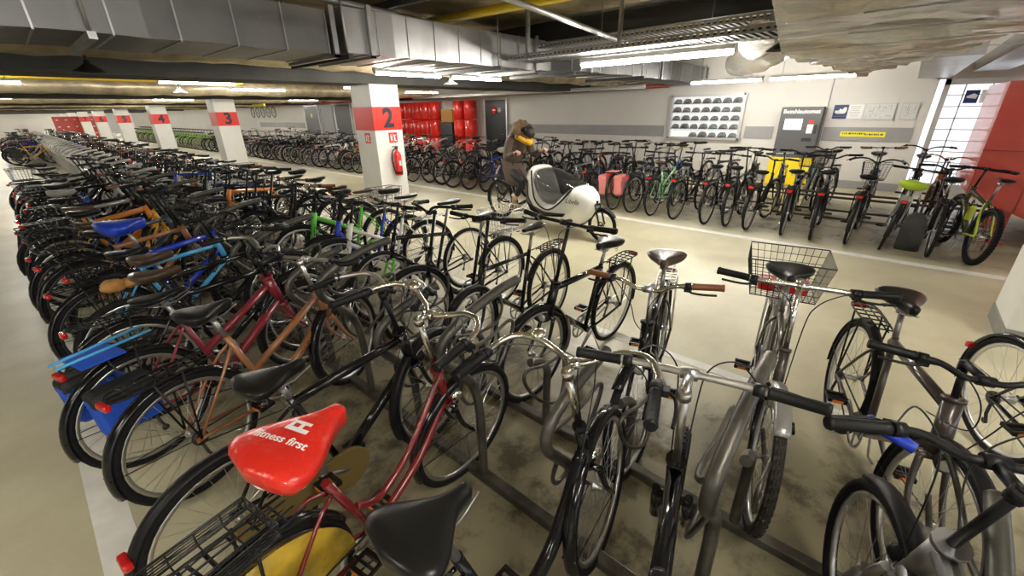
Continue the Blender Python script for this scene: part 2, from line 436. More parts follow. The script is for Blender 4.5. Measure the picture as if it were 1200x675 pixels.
def handlebar(bar, lod, ztop, matb, matg, parent, SM, fwd=.05, grips=True, levers=True, stemm='alu', bell=False, barw=1.0):
    C = HT + AX*((ztop-.80)/AX.z); clamp = C + V(fwd, 0, .0); pts, gi = bar_pts(bar); n = {'near': 10, 'mid': 7, 'far': 5}[lod]; k = {'near': 5, 'mid': 3, 'far': 2}[lod]
    def fb():
        b = MB(); half = [V(p.x, p.y*barw, p.z) for p in pts]; full = [V(p.x, -p.y, p.z) for p in half[::-1]] + half[1:]
        b.tube([clamp+p for p in smooth_path(full, k)], .0115 if bar != 'far' else .012, n); return b.mesh('handlebar', matb)
    hb = link('handlebar', cached(('bar', bar, lod, ztop, matb, fwd, barw), fb), parent, SM)
    def fs():
        b = MB(); b.tube([HT, C], .0125, n); b.tube([C-AX*.02, C, clamp], .0145, n) if fwd > .02 else None
        b.tube([clamp+V(0, -.024, 0), clamp+V(0, .024, 0)], .019, n)
        if lod == 'near': b.tube([C-AX*.025, C+AX*.008], .019, n); b.tube([C+AX*.008, C+AX*.014], .007, 6)
        return b.mesh('stem', stemm)
    link('stem', cached(('stem', lod, ztop, stemm, fwd), fs), hb)
    if grips:
        for s in (-1, 1):
            def fg(s=s):
                b = MB(); a = V(pts[gi].x, pts[gi].y*s*barw, pts[gi].z); e = V(pts[gi+1].x, pts[gi+1].y*s*barw, pts[gi+1].z)
                if bar not in ('butterfly', 'drop'):
                    a = e+(a-e).normalized()*min(.13, (a-e).length+.02); e = e+(e-a).normalized()*.008
                    b.tube([clamp+a, clamp+a+(e-a)*.04, clamp+a+(e-a)*.08, clamp+a+(e-a)*.9, clamp+a+(e-a)*.95, clamp+e], [.018, .018, .0165, .0165, .019, .016], n)
                else:
                    b.tube([clamp+p for p in smooth_path([V(p.x, p.y*s*barw, p.z) for p in pts[gi-1:]], k)], .016, n)
                return b.mesh('grip', matg)
            link('grip', cached(('grip', bar, lod, ztop, matg, fwd, s, barw), fg), hb)
    if levers and lod != 'far':
        for s in (-1, 1):
            def fl(s=s):
                b = MB(); a = V(pts[gi].x, pts[gi].y*s*barw, pts[gi].z); e = V(pts[gi+1].x, pts[gi+1].y*s*barw, pts[gi+1].z); d = (e-a).normalized()
                a = e-d*.15 if bar not in ('butterfly', 'drop') else a-V(0, s*.03, 0); perp = V(0, 0, 1).cross(d)*(-s)
                if perp.x < 0 and bar in ('flat', 'riser', 'butterfly'): perp = -perp
                o = clamp+a
                b.tube([o-d*.014, o+d*.014], .019, n); b.box(o+perp*.02+V(0, 0, -.008), (.03, .03, .02))
                b.tube(smooth_path([o+perp*.028+V(0, 0, -.01), o+perp*.05+d*.02+V(0, 0, -.014), o+perp*.055+d*.07+V(0, 0, -.018), o+perp*.05+d*.125+V(0, 0, -.02)], 4), .0055, 6)
                return b.mesh('brake_lever', 'black_matte' if s > 0 or lod == 'near' else 'black_matte')
            link('brake_lever', cached(('lever', bar, lod, ztop, fwd, s, barw), fl), hb)
            def fc(s=s):
                b = MB(); a = V(pts[gi].x, pts[gi].y*s*barw, pts[gi].z); o = clamp+a+V(.03, -s*.02, -.005)
                tgt = HB+V(.03, s*.02, -.02) if s > 0 else HB+V(-.12, -.02, .10)
                b.tube(smooth_path([o, o+V(.07, -s*.06, .02), clamp+V(.11, s*.05, -.04), clamp+V(.09, s*.03, -.16), tgt], 6 if lod == 'near' else 3), .0026, 5 if lod == 'near' else 3); return b.mesh('brake_cable', 'cable')
            link('brake_cable', cached(('cab', bar, lod, ztop, fwd, s, barw), fc), hb)
    if bell:
        def fbell():
            b = MB(); c = clamp+V(.0, .0, .0)+V(pts[2].x, pts[2].y*barw, pts[2].z+.016); b.lathe([(.0, .024), (.014, .022), (.025, .012), (.030, .0), (.027, -.004), (0, -.004)], 18, c, 'z', closed_prof=False); b.tube([c, c-V(0, 0, .015)], .008, 8); return b.mesh('bell', 'chrome')
        link('bell', cached(('bell', bar, ztop, fwd), fbell), hb)
    return hb, clamp
def saddle_rings(L=.27, W=.10, nose=.02, h=.05, wide_at=.06, top=.0, tail_lift=.012, n=16, m=13, pw=1.15):
    rings = []
    for i in range(m):
        t = i/(m-1); x = -L*.5+L*t
        wv = W*math.sqrt(max(.02, 1-((.20-t)/.205)**2)) if t < .20 else nose+(W-nose)*(.5+.5*math.cos(PI*min(1, (t-.20)/.72)))**pw
        endf = min(1, .35+(t/.06)) if t < .04 else (1 if t < .94 else max(.35, math.sqrt(max(0, 1-((t-.94)/.065)**2))))
        if t < .2: endf = max(.4, endf)
        wv = max(.008, wv*endf); hh = h*(.65+.35*(1-t))*max(endf if t > .5 else math.sqrt(max(.05, min(1, t/.15))), .35)
        zc = tail_lift*((1-t)**3)*1.5 + .006*t*t
        ring = []
        for j in range(n):
            a = 2*PI*j/n; yy = math.cos(a); zz = math.sin(a)
            y = wv*math.copysign(abs(yy)**.8, yy); z = (hh*.42*zz if zz > 0 else hh*zz*(.9-.5*abs(yy)*0))
            ring.append(V(x, y, zc+z))
        rings.append(ring)
    return rings
def saddle_mesh(lod, kind, mat):
    def f():
        b = MB(); kw = {'city': dict(W=.105, h=.06), 'sport': dict(L=.28, W=.07, h=.035), 'wide': dict(L=.26, W=.125, h=.07), 'cover': dict(L=.33, W=.155, h=.10, nose=.032, pw=.75)}[kind]
        n, m = {'near': (20, 22), 'mid': (12, 11), 'far': (8, 6)}[lod]; b.loft(saddle_rings(n=n, m=m, **kw)); return b.mesh('saddle', mat)
    return cached(('saddle', lod, kind, mat), f)
def seatpost_mesh(lod, z, mat, springs):
    def f():
        b = MB(); n = {'near': 10, 'mid': 6, 'far': 5}[lod]; bt = V(.292, 0, .75); tp = V(.292-(z-.05-.75)*.32, 0, z-.05); b.tube([bt, tp], .0135, n)
        b.tube([tp+V(0, -.022, 0), tp+V(0, .022, 0)], .014, n)
        if lod != 'far':
            for s in (-1, 1):
                b.tube(smooth_path([tp+V(.13, s*.012, .03), tp+V(.05, s*.022, .005), tp+V(-.05, s*.024, .005), tp+V(-.1, s*.04, .03)], 3), .0035, 5)
                if springs: b.tube([tp+V(-.085+.010*math.cos(a), s*.05+.012*math.sin(a), -.02+.006*a/2) for a in [q*.6 for q in range(22)]], .0028, 4)
        return b.mesh('seat_post', mat)
    return cached(('post', lod, z, mat, springs), f)
def guard_mesh(lod, mat, a0, a1, wd=.027):
    def f():
        n = {'near': 26, 'mid': 14, 'far': 8}[lod]; b = MB(); r = RW+.013
        b.lathe([(r-.012, -wd), (r, -wd*.75), (r+.006, 0), (r, wd*.75), (r-.012, wd), (r-.015, wd*.95), (r-.003, wd*.7), (r+.003, 0), (r-.003, -wd*.7), (r-.015, -wd*.95)], n, a0=a0, a1=a1)
        if lod != 'far':
            for a in (a0+(a1-a0)*(.12 if a0 > 1.2 else .88),):
                for s in (-1, 1): b.tube([V(0, s*.055, 0), V(r*math.cos(a), s*wd*.9, r*math.sin(a))], .0022, 4)
        return b.mesh('mudguard', mat)
    return cached(('guard', lod, mat, a0, a1, wd), f)
def carrier_mesh(lod, mat):
    def f():
        b = MB(); n = {'near': 7, 'mid': 5, 'far': 4}[lod]; z = .735; r = .0052 if lod != 'far' else .006
        loop = smooth_path([V(.18, -.05, z), V(-.10, -.065, z), V(-.22, -.055, z), V(-.25, 0, z), V(-.22, .055, z), V(-.10, .065, z), V(.18, .05, z)], 4); b.tube(loop, r, n)
        for x in ((-.18, -.12, -.06, 0, .06, .12) if lod != 'far' else (-.15, .05)): b.tube([V(x, -.06, z), V(x, .06, z)], r*.8, n)
        for y in ((-.02, .02) if lod == 'near' else ()): b.tube([V(.16, y, z+.004), V(-.24, y, z+.004)], r*.7, n)
        for s in (-1, 1):
            b.tube([V(0, s*.068, RW), V(-.10, s*.066, z)], r, n)
            if lod != 'far': b.tube([V(0, s*.068, RW), V(.02, s*.066, z)], r, n)
        if lod == 'near': b.tube(smooth_path([V(.12, -.03, z+.006), V(.0, -.035, z+.02), V(-.14, -.03, z+.016), V(-.16, 0, z+.016), V(-.14, .03, z+.016), V(.0, .035, z+.02), V(.12, .03, z+.006)], 4), .003, 5)
        return b.mesh('luggage_carrier', mat)
    return cached(('carrier', lod, mat), f)
def crank_mesh(lod, mat='alu_grey'):
    def f():
        b = MB(); n = 24 if lod == 'near' else 12; c = V(BBX, 0, BBZ)
        b.lathe([(.078, -.052), (.092, -.052), (.092, -.048), (.078, -.048)], n, c)
        if lod == 'near':
            for i in range(36):
                a = 2*PI*i/36; R = Matrix.Rotation(-a, 3, 'Y'); b.box(c+R @ V(.094, -.05, 0), (.008, .003, .006), R)
        for i in range(5):
            a = 2*PI*i/5; b.tube([c+V(0, -.05, 0), c+V(.082*math.cos(a), -.05, .082*math.sin(a))], .006, 5)
        a = -.5
        for s in (-1, 1):
            e = c+V(s*.165*math.cos(a), s*.07, s*.165*math.sin(a)); b.tube([c+V(0, s*.055, 0), e], [.014, .010], 6)
        return b.mesh('crankset', mat)
    return cached(('crank', lod, mat), f)
def pedal_mesh(s, lod):
    def f():
        b = MB(); a = -.5; e = V(BBX, 0, BBZ)+V(s*.165*math.cos(a), s*.07, s*.165*math.sin(a)); b.tube([e, e+V(0, s*.10, 0)], .007, 6)
        for x in (-.035, .035): b.box(e+V(x, s*.06, 0), (.016, .085, .022))
        for y in (.02, .1): b.box(e+V(0, s*y, 0), (.08, .008, .018))
        return b.mesh('pedal', 'plastic')
    return cached(('pedal', s, lod), f)
def pedal_refl(s):
    def f():
        b = MB(); a = -.5; e = V(BBX, 0, BBZ)+V(s*.165*math.cos(a), s*.07, s*.165*math.sin(a)); b.box(e+V(.044, s*.06, 0), (.004, .05, .014)); b.box(e+V(-.044, s*.06, 0), (.004, .05, .014)); return b.mesh('pedal_reflector', 'lamp_orange')
    return cached(('prefl', s), f)
def chain_mesh(lod):
    def f():
        b = MB(); c = V(BBX, -.05, BBZ); h = V(0, -.05, RW); 
        up = [c+V(0, 0, .09), h+V(0, 0, .035)]; lo = [h+V(0, 0, -.035), c+V(0, 0, -.09)]
        for q in (up, lo): b.tube(q, .0042, 4)
        b.lathe([(.012, -.062), (.038, -.062), (.038, -.044), (.012, -.044)], 16 if lod == 'near' else 8, V(0, 0, RW))
        if lod == 'near': b.tube([h+V(0, 0, -.035), h+V(.01, -.01, -.10), h+V(.03, -.01, -.15)], .008, 6); b.lathe([(.005, -.066), (.018, -.066), (.018, -.06), (.005, -.06)], 10, V(.02, 0, RW-.14))
        return b.mesh('chain', 'steel_dark')
    return cached(('chain', lod), f)
def chaincase_mesh(mat, full=True):
    def f():
        b = MB(); out = []; y0, y1 = -.066, -.044
        for i in range(13): a = -PI/2+PI*i/12; out.append((BBX+.108*math.cos(a), BBZ+.108*math.sin(a)))
        for i in range(9): a = PI/2+PI*i/8; out.append((0+.055*math.cos(a), RW+.055*math.sin(a)))
        if not full: out = out[6:13]+[(0.02, RW+.06), (-.02, RW+.04), (.02, RW+.01), (BBX-.02, BBZ+.06)]
        n = len(out); base = len(b.v)
        for y in (y0, y1):
            for p in out: b.v.append(V(p[0], y, p[1]))
        for j in range(n): b.face((j, (j+1) % n, n+(j+1) % n, n+j), True)
        b.face(list(range(n))[::-1]); b.face(list(range(n, 2*n))); return b.mesh('chain_guard', mat)
    return cached(('case', mat, full), f)
def kickstand_mesh():
    def f():
        b = MB(); b.tube([V(.40, .03, BBZ-.01), V(.33, .10, .06), V(.32, .14, .012)], .007, 6); return b.mesh('kickstand', 'alu')
    return cached(('kick',), f)
def headlight_mesh(kind):
    def f():
        b = MB(); c = HB+V(.055, 0, .0); 
        b.lathe([(0, -.035), (.018, -.033), (.03, -.01), (.034, .012), (.034, .02), (0, .02)], 16, c, 'x', closed_prof=False); b.tube([HB, c], .006, 5); return b.mesh('headlight', kind)
    return cached(('hl', kind), f)
def lens_mesh(r=.030):
    def f():
        b = MB(); c = HB+V(.076, 0, .0); b.lathe([(0, .006), (r*.6, .004), (r, 0), (r, -.004), (0, -.004)], 16, c, 'x', closed_prof=False); return b.mesh('headlight_lens', 'lamp_glass')
    return cached(('lens', r), f)
def taillight_mesh(pos):
    def f():
        b = rbox(pos, (.03, .075, .035), .01); return b.mesh('tail_light', 'lamp_red')
    return cached(('tl', tuple(pos)), f)
def basket_mesh(c, d, taper=.85, mat='wire', r=.0022, nx=9, nz=5):
    b = MB(); cx, cy, cz = c; lx, ly, lz = d
    def pt(u, v, t): k = taper+(1-taper)*t; return V(cx+(u-.5)*lx*k, cy+(v-.5)*ly*k, cz+t*lz)
    for i in range(nz+1):
        t = i/nz; rr = r*2 if i in (0, nz) else r; b.tube([pt(0, 0, t), pt(1, 0, t), pt(1, 1, t), pt(0, 1, t)], rr, 5, closed=True)
    for i in range(nx+1):
        u = i/nx
        b.tube([pt(u, 0, 1), pt(u, 0, 0), pt(u, 1, 0), pt(u, 1, 1)], r, 4); b.tube([pt(0, u, 1), pt(0, u, 0), pt(1, u, 0), pt(1, u, 1)], r, 4)
    return b.mesh('basket', mat)

def bike(x, y, deg, label, group=None, lod='near', z0=0, lean=0, steer=0, frame='diamond', fcol='black', fat=1.0, fork=None, sus=False, tyre='tyre', tw=.020, knobs=False,
         rim='rim_silver', spokes='spoke', bar='flat', barmat='black_matte', grip='grip_black', barz=1.02, fwd=.06, stem='black_matte', saddle='city', smat='saddle_black', sz=.95, guards='black_matte', carrier='black_matte',
         case=None, bell=False, light=True, basket=None, fbasket=None, bags=None, cover=None, scale=1.0, kick=True, disc=False, barw=1.0, post='alu_grey', tail=True, name='bicycle', pitch=0, bottle=None, lock=None):
    M = Matrix.Translation((x, y, z0)) @ Matrix.Rotation(math.radians(deg), 4, 'Z') @ Matrix.Rotation(math.radians(lean), 4, 'X') @ Matrix.Rotation(math.radians(-pitch), 4, 'Y') @ Matrix.Scale(scale, 4)
    root = thing(name, label, 'bicycle', M, group)
    link('frame', frame_mesh(frame, lod, fcol, fat), root)
    SM = Matrix.Translation(HB) @ Matrix.Rotation(math.radians(steer), 4, AX) @ Matrix.Translation(-HB)
    link('fork', fork_mesh(lod, fork or fcol, sus), root, SM)
    for nm, hub, pre in (('rear_wheel', V(0, 0, RW), Matrix()), ('front_wheel', FE, SM)):
        wO = link(nm, tyre_mesh(lod, tw, tyre, knobs and lod == 'near'), root, pre @ Matrix.Translation(hub))
        link('rim', rim_mesh(lod, rim, tw), wO); link('spokes', spoke_mesh(lod, spokes, tw, disc), wO)
    hb, clamp = handlebar(bar, lod, barz, barmat, grip, root, SM, fwd, grips=lod != 'far' or grip != 'grip_black', stemm=stem, bell=bell, barw=barw)
    sO = link('saddle', saddle_mesh(lod, saddle, smat), root, Matrix.Translation((.292-(sz-.75)*.32, 0, sz)))
    link('seat_post', seatpost_mesh(lod, sz, post, saddle in ('city', 'wide')), root)
    link('crankset', crank_mesh(lod if lod != 'far' else 'mid'), root)
    if lod != 'far':
        for s in (-1, 1):
            p = link('pedal', pedal_mesh(s, lod), root)
            if lod == 'near': link('pedal_reflector', pedal_refl(s), p)
        link('chain', chain_mesh(lod), root)
        if kick: link('kickstand', kickstand_mesh(), root)
    if guards:
        link('rear_mudguard', guard_mesh(lod, guards, .45, PI+.25, tw+.008), root, Matrix.Translation((0, 0, RW)))
        link('front_mudguard', guard_mesh(lod, guards, .95, PI+.35, tw+.008), root, SM @ Matrix.Translation(FE))
    if carrier: link('luggage_carrier', carrier_mesh(lod, carrier), root)
    if case: link('chain_guard', chaincase_mesh(case, lod == 'near'), root)
    if tail and guards and (carrier or lod == 'near'): link('tail_light', taillight_mesh((-.262, 0, .715) if carrier else (-.33, 0, .50)), root)
    if light:
        h = link('headlight', headlight_mesh('black_matte' if light != 'chrome' else 'chrome'), root, SM)
        if lod != 'far': link('headlight_lens', lens_mesh(), h)
    if basket:
        kw = basket; link('rear_basket', cached(('bk', str(kw)), lambda: basket_mesh(kw.get('c', (-.08, 0, .75)), kw.get('d', (.36, .28, .22)), kw.get('taper', .8), kw.get('mat', 'wire'), nx=kw.get('nx', 9))), root)
    if fbasket:
        kw = fbasket; link('front_basket', cached(('fbk', str(kw)), lambda: basket_mesh(kw.get('c', (1.04, 0, .80)), kw.get('d', (.26, .34, .24)), kw.get('taper', .8), kw.get('mat', 'wire'), nx=kw.get('nx', 8))), root, SM)
    if lock:
        def flk():
            b = MB(); rr_ = random.Random(len(lock)); pts = [V(.36+.02*math.sin(a*3)+.055*math.cos(a), .03+.045*math.sin(a), .50+.10*math.cos(a)*math.sin(a*.5)+.012*a) for a in [q*.42 for q in range(34)]]
            b.tube(pts, .007, 6 if lod == 'near' else 4); b.tube([pts[-1], pts[-1]+V(.03, 0, .05)], .014, 8); return b.mesh('cable_lock', lock)
        link('cable_lock', cached(('lock', lock, lod), flk), root)
    if cover:
        c = link('saddle_cover', saddle_mesh(lod, 'cover', cover), root, Matrix.Translation((.292-(sz-.75)*.32+.0, 0, sz+.006)))
    return root
# ------------------------------------------------------------------ room shell
struct('floor', MB().box((0.5, 38, -.1), (27, 96, .2)), 'floor', 'beige coated garage floor with dark dirt stains along the racks')
struct('ceiling', MB().box((2.5, 38, 3.25), (23, 96, .2)), 'slab', 'stained raw concrete ceiling slab')
b = MB(); b.box((13.1, 42.6, 1.6), (.2, 85.8, 3.2)); b.box((13.1, -.85, 2.75), (.2, 1.2, .9)); b.box((13.1, -6, 1.6), (.2, 8.0, 3.2))
struct('wall_right', b, 'wall_white', 'long white painted wall behind the bicycles')
struct('wall_far', MB().box((0.5, 86, 1.6), (27, .2, 3.2)), 'wall_white', 'distant white end wall')
struct('wall_left', MB().box((-9.1, 38, 1.6), (.2, 96, 3.2)), 'wall_white', 'left wall of the garage')
b = MB(); b.box((12.985, 21.5, 1.22), (.03, 32.5, .30)); b.box((12.985, 2.55+.2, 1.22), (.03, .01, .30))
b = MB(); b.box((12.985, 8.5, 1.22), (.03, 6.2, .30)); b.box((12.985, 2.85, 1.22), (.03, .66, .30)); b.box((12.985, .66, 1.22), (.03, 1.6, .30)); b.box((12.985, 33, 1.18), (.03, 7.5, .32))
struct('trim_1', b, 'grey_band', 'grey protective band along the white wall')
struct('baseboard_right', MB().box((12.98, 42.5, .09), (.04, 85.4, .18)), 'grey_band', 'grey baseboard of the white wall')
struct('trim_2', MB().box((12.985, 1.49, 1.7), (.012, .025, 1.5)), 'grey_band', 'joint in the white wall beside the pay machine')
def line(n, x0, x1, y0, y1, lab): struct(n, MB().box(((x0+x1)/2, (y0+y1)/2, .0015), (x1-x0, y1-y0, .003)), 'line_paint', lab)
line('trim_3', -.30, -.16, -5, 60, 'white line painted on the floor along the left side of the main rack')
line('trim_4', 6.93, 7.08, -4, 60, 'white line painted on the floor in front of the wall row')
line('trim_5', 2.98, 3.07, -4, 60, 'thin white line painted on the floor along the right side of the main rack')
# beams
for i in range(9):
    yb = 8.0+9.75*i
    struct('beam', MB().box((2, yb+.45, 2.76), (22, .9, .78)), 'beam', 'concrete beam across the ceiling over pillar %s' % NUM[i+2])
# pillars
for i in range(-1, 8):
    yb = 8.0+9.75*i; num = i+2
    o = struct('pillar', MB().box((5.255, yb+.36, 1.19), (.65, .72, 2.36)), 'pillar_white', 'square white pillar with red band and the painted digit %s' % NUM[num] if i >= 0 else 'white pillar with grey kick plate at the right edge')
    MB().box((5.255, yb+.36, 1.74), (.658, .728, .44)).obj('band', 'band_red', o)
    if i >= 0: link('number', text_mesh('number', str(num), .50, 'number', .018), o, basis((5.27, yb-.006, 1.735), (1, 0, 0), (0, 0, 1)))
    else: MB().box((5.255, yb+.36, .07), (.67, .74, .14)).obj('kick_plate', 'galv', o)

# ------------------------------------------------------------------ lamps
def tube_lamp(x, y, z, ax, L=1.5, lab='', grp=None, tr=.024):
    r = thing('fluorescent_lamp', lab, 'ceiling lamp', Matrix.Translation((x, y, z)) @ (Matrix.Rotation(PI/2, 4, 'Z') if ax == 'y' else Matrix()), grp)
    def fh(): b = MB(); b.box((0, 0, .045), (L, .07, .05)); b.box((-L/2+.02, 0, .01), (.03, .05, .05)); b.box((L/2-.02, 0, .01), (.03, .05, .05)); return b.mesh('housing', 'lamp_housing')
    def ft(): return MB().tube([(-L/2+.03, 0, 0), (L/2-.03, 0, 0)], tr, 10).mesh('tube', 'tube_light')
    b = MB()
    for q in (-L*.35, L*.35): b.tube([(q, 0, .06), (q, 0, 3.15-z)], .006, 5)
    b.obj('suspension_rod', 'galv', r)
    link('housing', cached(('lh', L), fh), r); link('tube', cached(('lt', L, tr), ft), r); return r
tube_lamp(5.6, 2.62, 2.42, 'y', 2.0, 'long glowing tube hanging under the cable tray, nearest large lamp', tr=.036)
tube_lamp(4.55, 6.15, 2.40, 'x', 1.3, 'glowing tube under the silver duct, left one of the pair near pillar 2')
tube_lamp(6.05, 6.15, 2.40, 'x', 1.3, 'glowing tube under the silver duct, right one of the pair near pillar 2')
for i, yy in enumerate((3.2, 1.6)): tube_lamp(10.7, yy, 2.36, 'y', 1.5, 'tube of the light strip by the white wall above the ' + ('helmet case' if i == 0 else 'pay machine'))
# unseen lamps added behind and beside the viewpoint to light the near racks
for i, (x, y, ax) in enumerate([(.6, -.9, 'x'), (-2.8, 1.8, 'x'), (-1.2, -2.6, 'x'), (3.6, -1.9, 'x'), (8.6, -2.6, 'y'), (-3, -1.5, 'x')]):
    tube_lamp(x, y, 2.75, ax, 1.5, 'added unseen tube lamp over the near end of the garage, ' + ORD[i] + ' lamp there')
k = 0
for bay in range(8):
    y0 = 8.9+9.75*bay
    for (x, dy) in ((-3.5, 3.2), (-.2, 4.6), (3.2, 3.2), (5.3, 5.6), (7.4, 3.2), (10.6, 4.8)):
        if y0+dy > 84: continue
        tube_lamp(x, y0+dy, 2.52, 'x', 1.5, '%s tube lamp from the left, between pillars %s and %s' % (ORD[[-3.5, -.2, 3.2, 5.3, 7.4, 10.6].index(x)], NUM[bay+2], NUM[min(10, bay+3)]), 'tube lamps in the far bays')
# pendant cone lamps, modelled without a light source
for i, (x, y, z, lab) in enumerate([(.85, 7.1, 2.33, 'dark cone shade over the left rack near pillar 3'), (6.1, 6.95, 2.34, 'small white cone shade right of pillar 2'), (2.8, 12.1, 2.32, 'dark cone shade beside pillar 3'), (5.55, 1.15, 2.38, 'dark cone shade beside the foil wrapped duct')]):
    r = thing('pendant_cone', lab, 'pendant lamp', Matrix.Translation((x, y, z))); b = MB()
    b.lathe([(.15, 0), (.14, .012), (.05, .07), (.03, .09), (.03, .12), (0, .12)], 20, axis='z', closed_prof=False); b.obj('shade', 'steel_dark' if i != 1 else 'lamp_housing', r); MB().tube([(0, 0, .11), (0, 0, 3.14-z)], .012, 6).obj('rod', 'steel_dark', r)

# ------------------------------------------------------------------ ducts and pipes
def duct_x(name, lab, x0, x1, y0, y1, z0, z1, step=.42, mat='duct'):
    r = thing(name, lab, 'duct'); b = MB(); n = int((x1-x0)/step)
    for i in range(n):
        a = x0+i*step; cx, cy, cz = a+step/2, (y0+y1)/2, (z0+z1)/2
        # panels bowed slightly like folded sheet
        dy = .010 if i % 2 else -.004
        v0 = len(b.v)
        for (xx, d) in ((a, 0), (a+step*.5, dy), (a+step, 0)):
            for (yy, zz) in ((y0-d, z0-d), (y1+d, z0-d), (y1+d, z1), (y0-d, z1)): b.v.append(V(xx, yy, zz))
        for s_ in range(2):
            for j in range(4): b.face((v0+s_*4+j, v0+s_*4+(j+1) % 4, v0+s_*4+4+(j+1) % 4, v0+s_*4+4+j))
    for xe in (x0+.004, x0+n*step-.004): b.box((xe, (y0+y1)/2, (z0+z1)/2), (.006, y1-y0-.01, z1-z0-.01))
    b.obj('casing', mat, r); b = MB()
    for i in range(n+1):
        a = x0+i*step; b.box((a, y0-.004, (z0+z1)/2), (.012, .012, z1-z0+.01)); b.box((a, (y0+y1)/2, z0-.004), (.012, y1-y0, .012))
    b.obj('seam', 'duct', r)
    for xx in (x0+.3, x0+3.2, x0+5.9, x0+8.7, x0+11.4):
        if xx < x1:
            f_ = MB(); f_.box((xx, y0-.025, (z0+z1)/2), (.05, .03, z1-z0+.08)); f_.box((xx, (y0+y1)/2, z0-.025), (.05, y1-y0+.08, .03)); f_.obj('flange', 'galv', r)
    return r
r = duct_x('air_duct', 'large grey sheet metal duct crossing above the racks at the upper left', -8.9, 2.62, 4.6, 5.65, 2.42, 2.80, mat='duct_shaded')
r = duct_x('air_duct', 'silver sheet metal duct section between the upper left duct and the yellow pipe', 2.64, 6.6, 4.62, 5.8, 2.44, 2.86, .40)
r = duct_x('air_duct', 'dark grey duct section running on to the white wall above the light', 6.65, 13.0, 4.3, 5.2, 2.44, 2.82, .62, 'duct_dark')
def hanger(x, y0, y1, z, lab):
    r = thing('duct_hanger', lab, 'hanger'); b = MB(); b.box((x, (y0+y1)/2, z-.03), (.05, y1-y0+.24, .05)); b.obj('channel', 'galv' if x < 1 else 'steel_dark', r)
    for y in (y0-.06, y1+.06): MB().tube([(x, y, z-.05), (x, y, 3.15)], .012, 6).obj('threaded_rod', 'galv', r)
hanger(.62, 4.6, 5.65, 2.42, 'bright steel hanger channel holding the upper left duct')
hanger(2.6, 4.6, 5.75, 2.42, 'dark steel hanger where the grey and silver ducts meet')
hanger(4.9, 4.6, 5.8, 2.44, 'dark steel hanger on the silver duct section')
hanger(6.6, 4.5, 5.7, 2.44, 'dark steel hanger at the right end of the silver duct')
hanger(8.6, 4.2, 5.3, 2.44, 'dark steel hanger on the duct above the wall bicycles')
def pipe(name, lab, pts, r, mat, cat='pipe', n=16): return tag(MB().tube(pts, r, n).obj(name, mat), lab, cat)
rr = random.Random(4)
def lag(y, z, r, lab, x0=-9, x1=12.9):
    pts = []; rad = []; x = x0
    while x < x1: pts.append((x, y+rr.uniform(-.02, .02), z+rr.uniform(-.02, .02))); rad.append(r*rr.uniform(.93, 1.06)); x += .35
    return tag(MB().tube(pts, rad, 16).obj('lagged_pipe', 'pipe_lagging'), lab, 'pipe')
lag(6.15, 2.66, .16, 'foil lagged pipe directly behind the big grey duct')
lag(6.8, 2.68, .22, 'thick wrinkled foil lagged pipe, second behind the grey duct')
lag(7.45, 2.66, .14, 'foil lagged pipe in front of the beam over pillar 2')
for bay in range(4):
    y0 = 8.9+9.75*bay
    lag(y0+1.6, 2.60, .14, 'lagged pipe across the bay just behind pillar %s' % NUM[bay+2]); lag(y0+7.0, 2.60, .2, 'thick silver lagged pipe across the bay in front of pillar %s' % NUM[bay+3])
    pipe('ceiling_pipe', 'thin dark pipe across the bay behind pillar %s' % NUM[bay+2], [(-9, y0+2.3, 2.75), (12.9, y0+2.3, 2.75)], .04, 'steel_dark')
    pipe('ceiling_pipe', 'thin yellow pipe across the bay behind pillar %s' % NUM[bay+2], [(-9, y0+5.9, 2.7), (5, y0+5.9, 2.7)], .035, 'yellow_pipe')
    pipe('ceiling_pipe', 'galvanised pipe across the bay behind pillar %s' % NUM[bay+2], [(-9, y0+5.2, 2.75), (12.9, y0+5.2, 2.75)], .05, 'galv')
pipe('conduit', 'galvanised conduit above the middle, nearer of the two', [(1.2, 2.40, 2.7), (6.6, 3.32, 2.7)], .028, 'galv')
pipe('conduit', 'galvanised conduit crossing over the silver duct, farther of the two', [(1.0, 4.36, 2.9), (8.5, 5.72, 2.9)], .035, 'galv')
pipe('gas_pipe', 'bright yellow pipe under the concrete ceiling', [(4.30, 8.0, 3.02), (4.75, .4, 3.02)], .055, 'yellow_pipe')
pipe('ceiling_pipe', 'dark pipe under the ceiling left of the yellow pipe', [(3.3, 7.9, 3.0), (3.5, 1.4, 3.0)], .05, 'steel_dark')
pipe('ceiling_pipe', 'dark bent pipe near the yellow pipe', [(4.9, 5.9, 3.06), (6.1, 5.6, 3.06), (6.2, 5.6, 3.06)], .03, 'steel_dark')
pipe('sprinkler_pipe', 'dark red pipe along the top of the white wall', [(12.6, 5.2, 2.42), (12.6, 40, 2.42)], .05, 'red_pipe')
pipe('ceiling_pipe', 'white pipe along the top of the white wall', [(11.9, 5.6, 2.40), (11.9, 16, 2.40)], .05, 'lamp_housing')
# dark steel channel over the tray and vertical supports
tag(MB().box((6.2, 3.2, 2.98), (.22, 6.6, .26)).obj('steel_channel', 'steel_dark'), 'black steel channel under the ceiling above the cable tray', 'channel')
for i, (x, y) in enumerate([(5.2, 4.25), (5.6, 3.05), (4.6, 1.05)]):
    tag(MB().box((x, y, 2.83), (.05, .04, .64)).obj('tray_support', 'galv'), ['steel post holding the far end of the cable tray', 'steel post holding the middle of the cable tray', 'steel post holding the near end of the cable tray'][i], 'support')
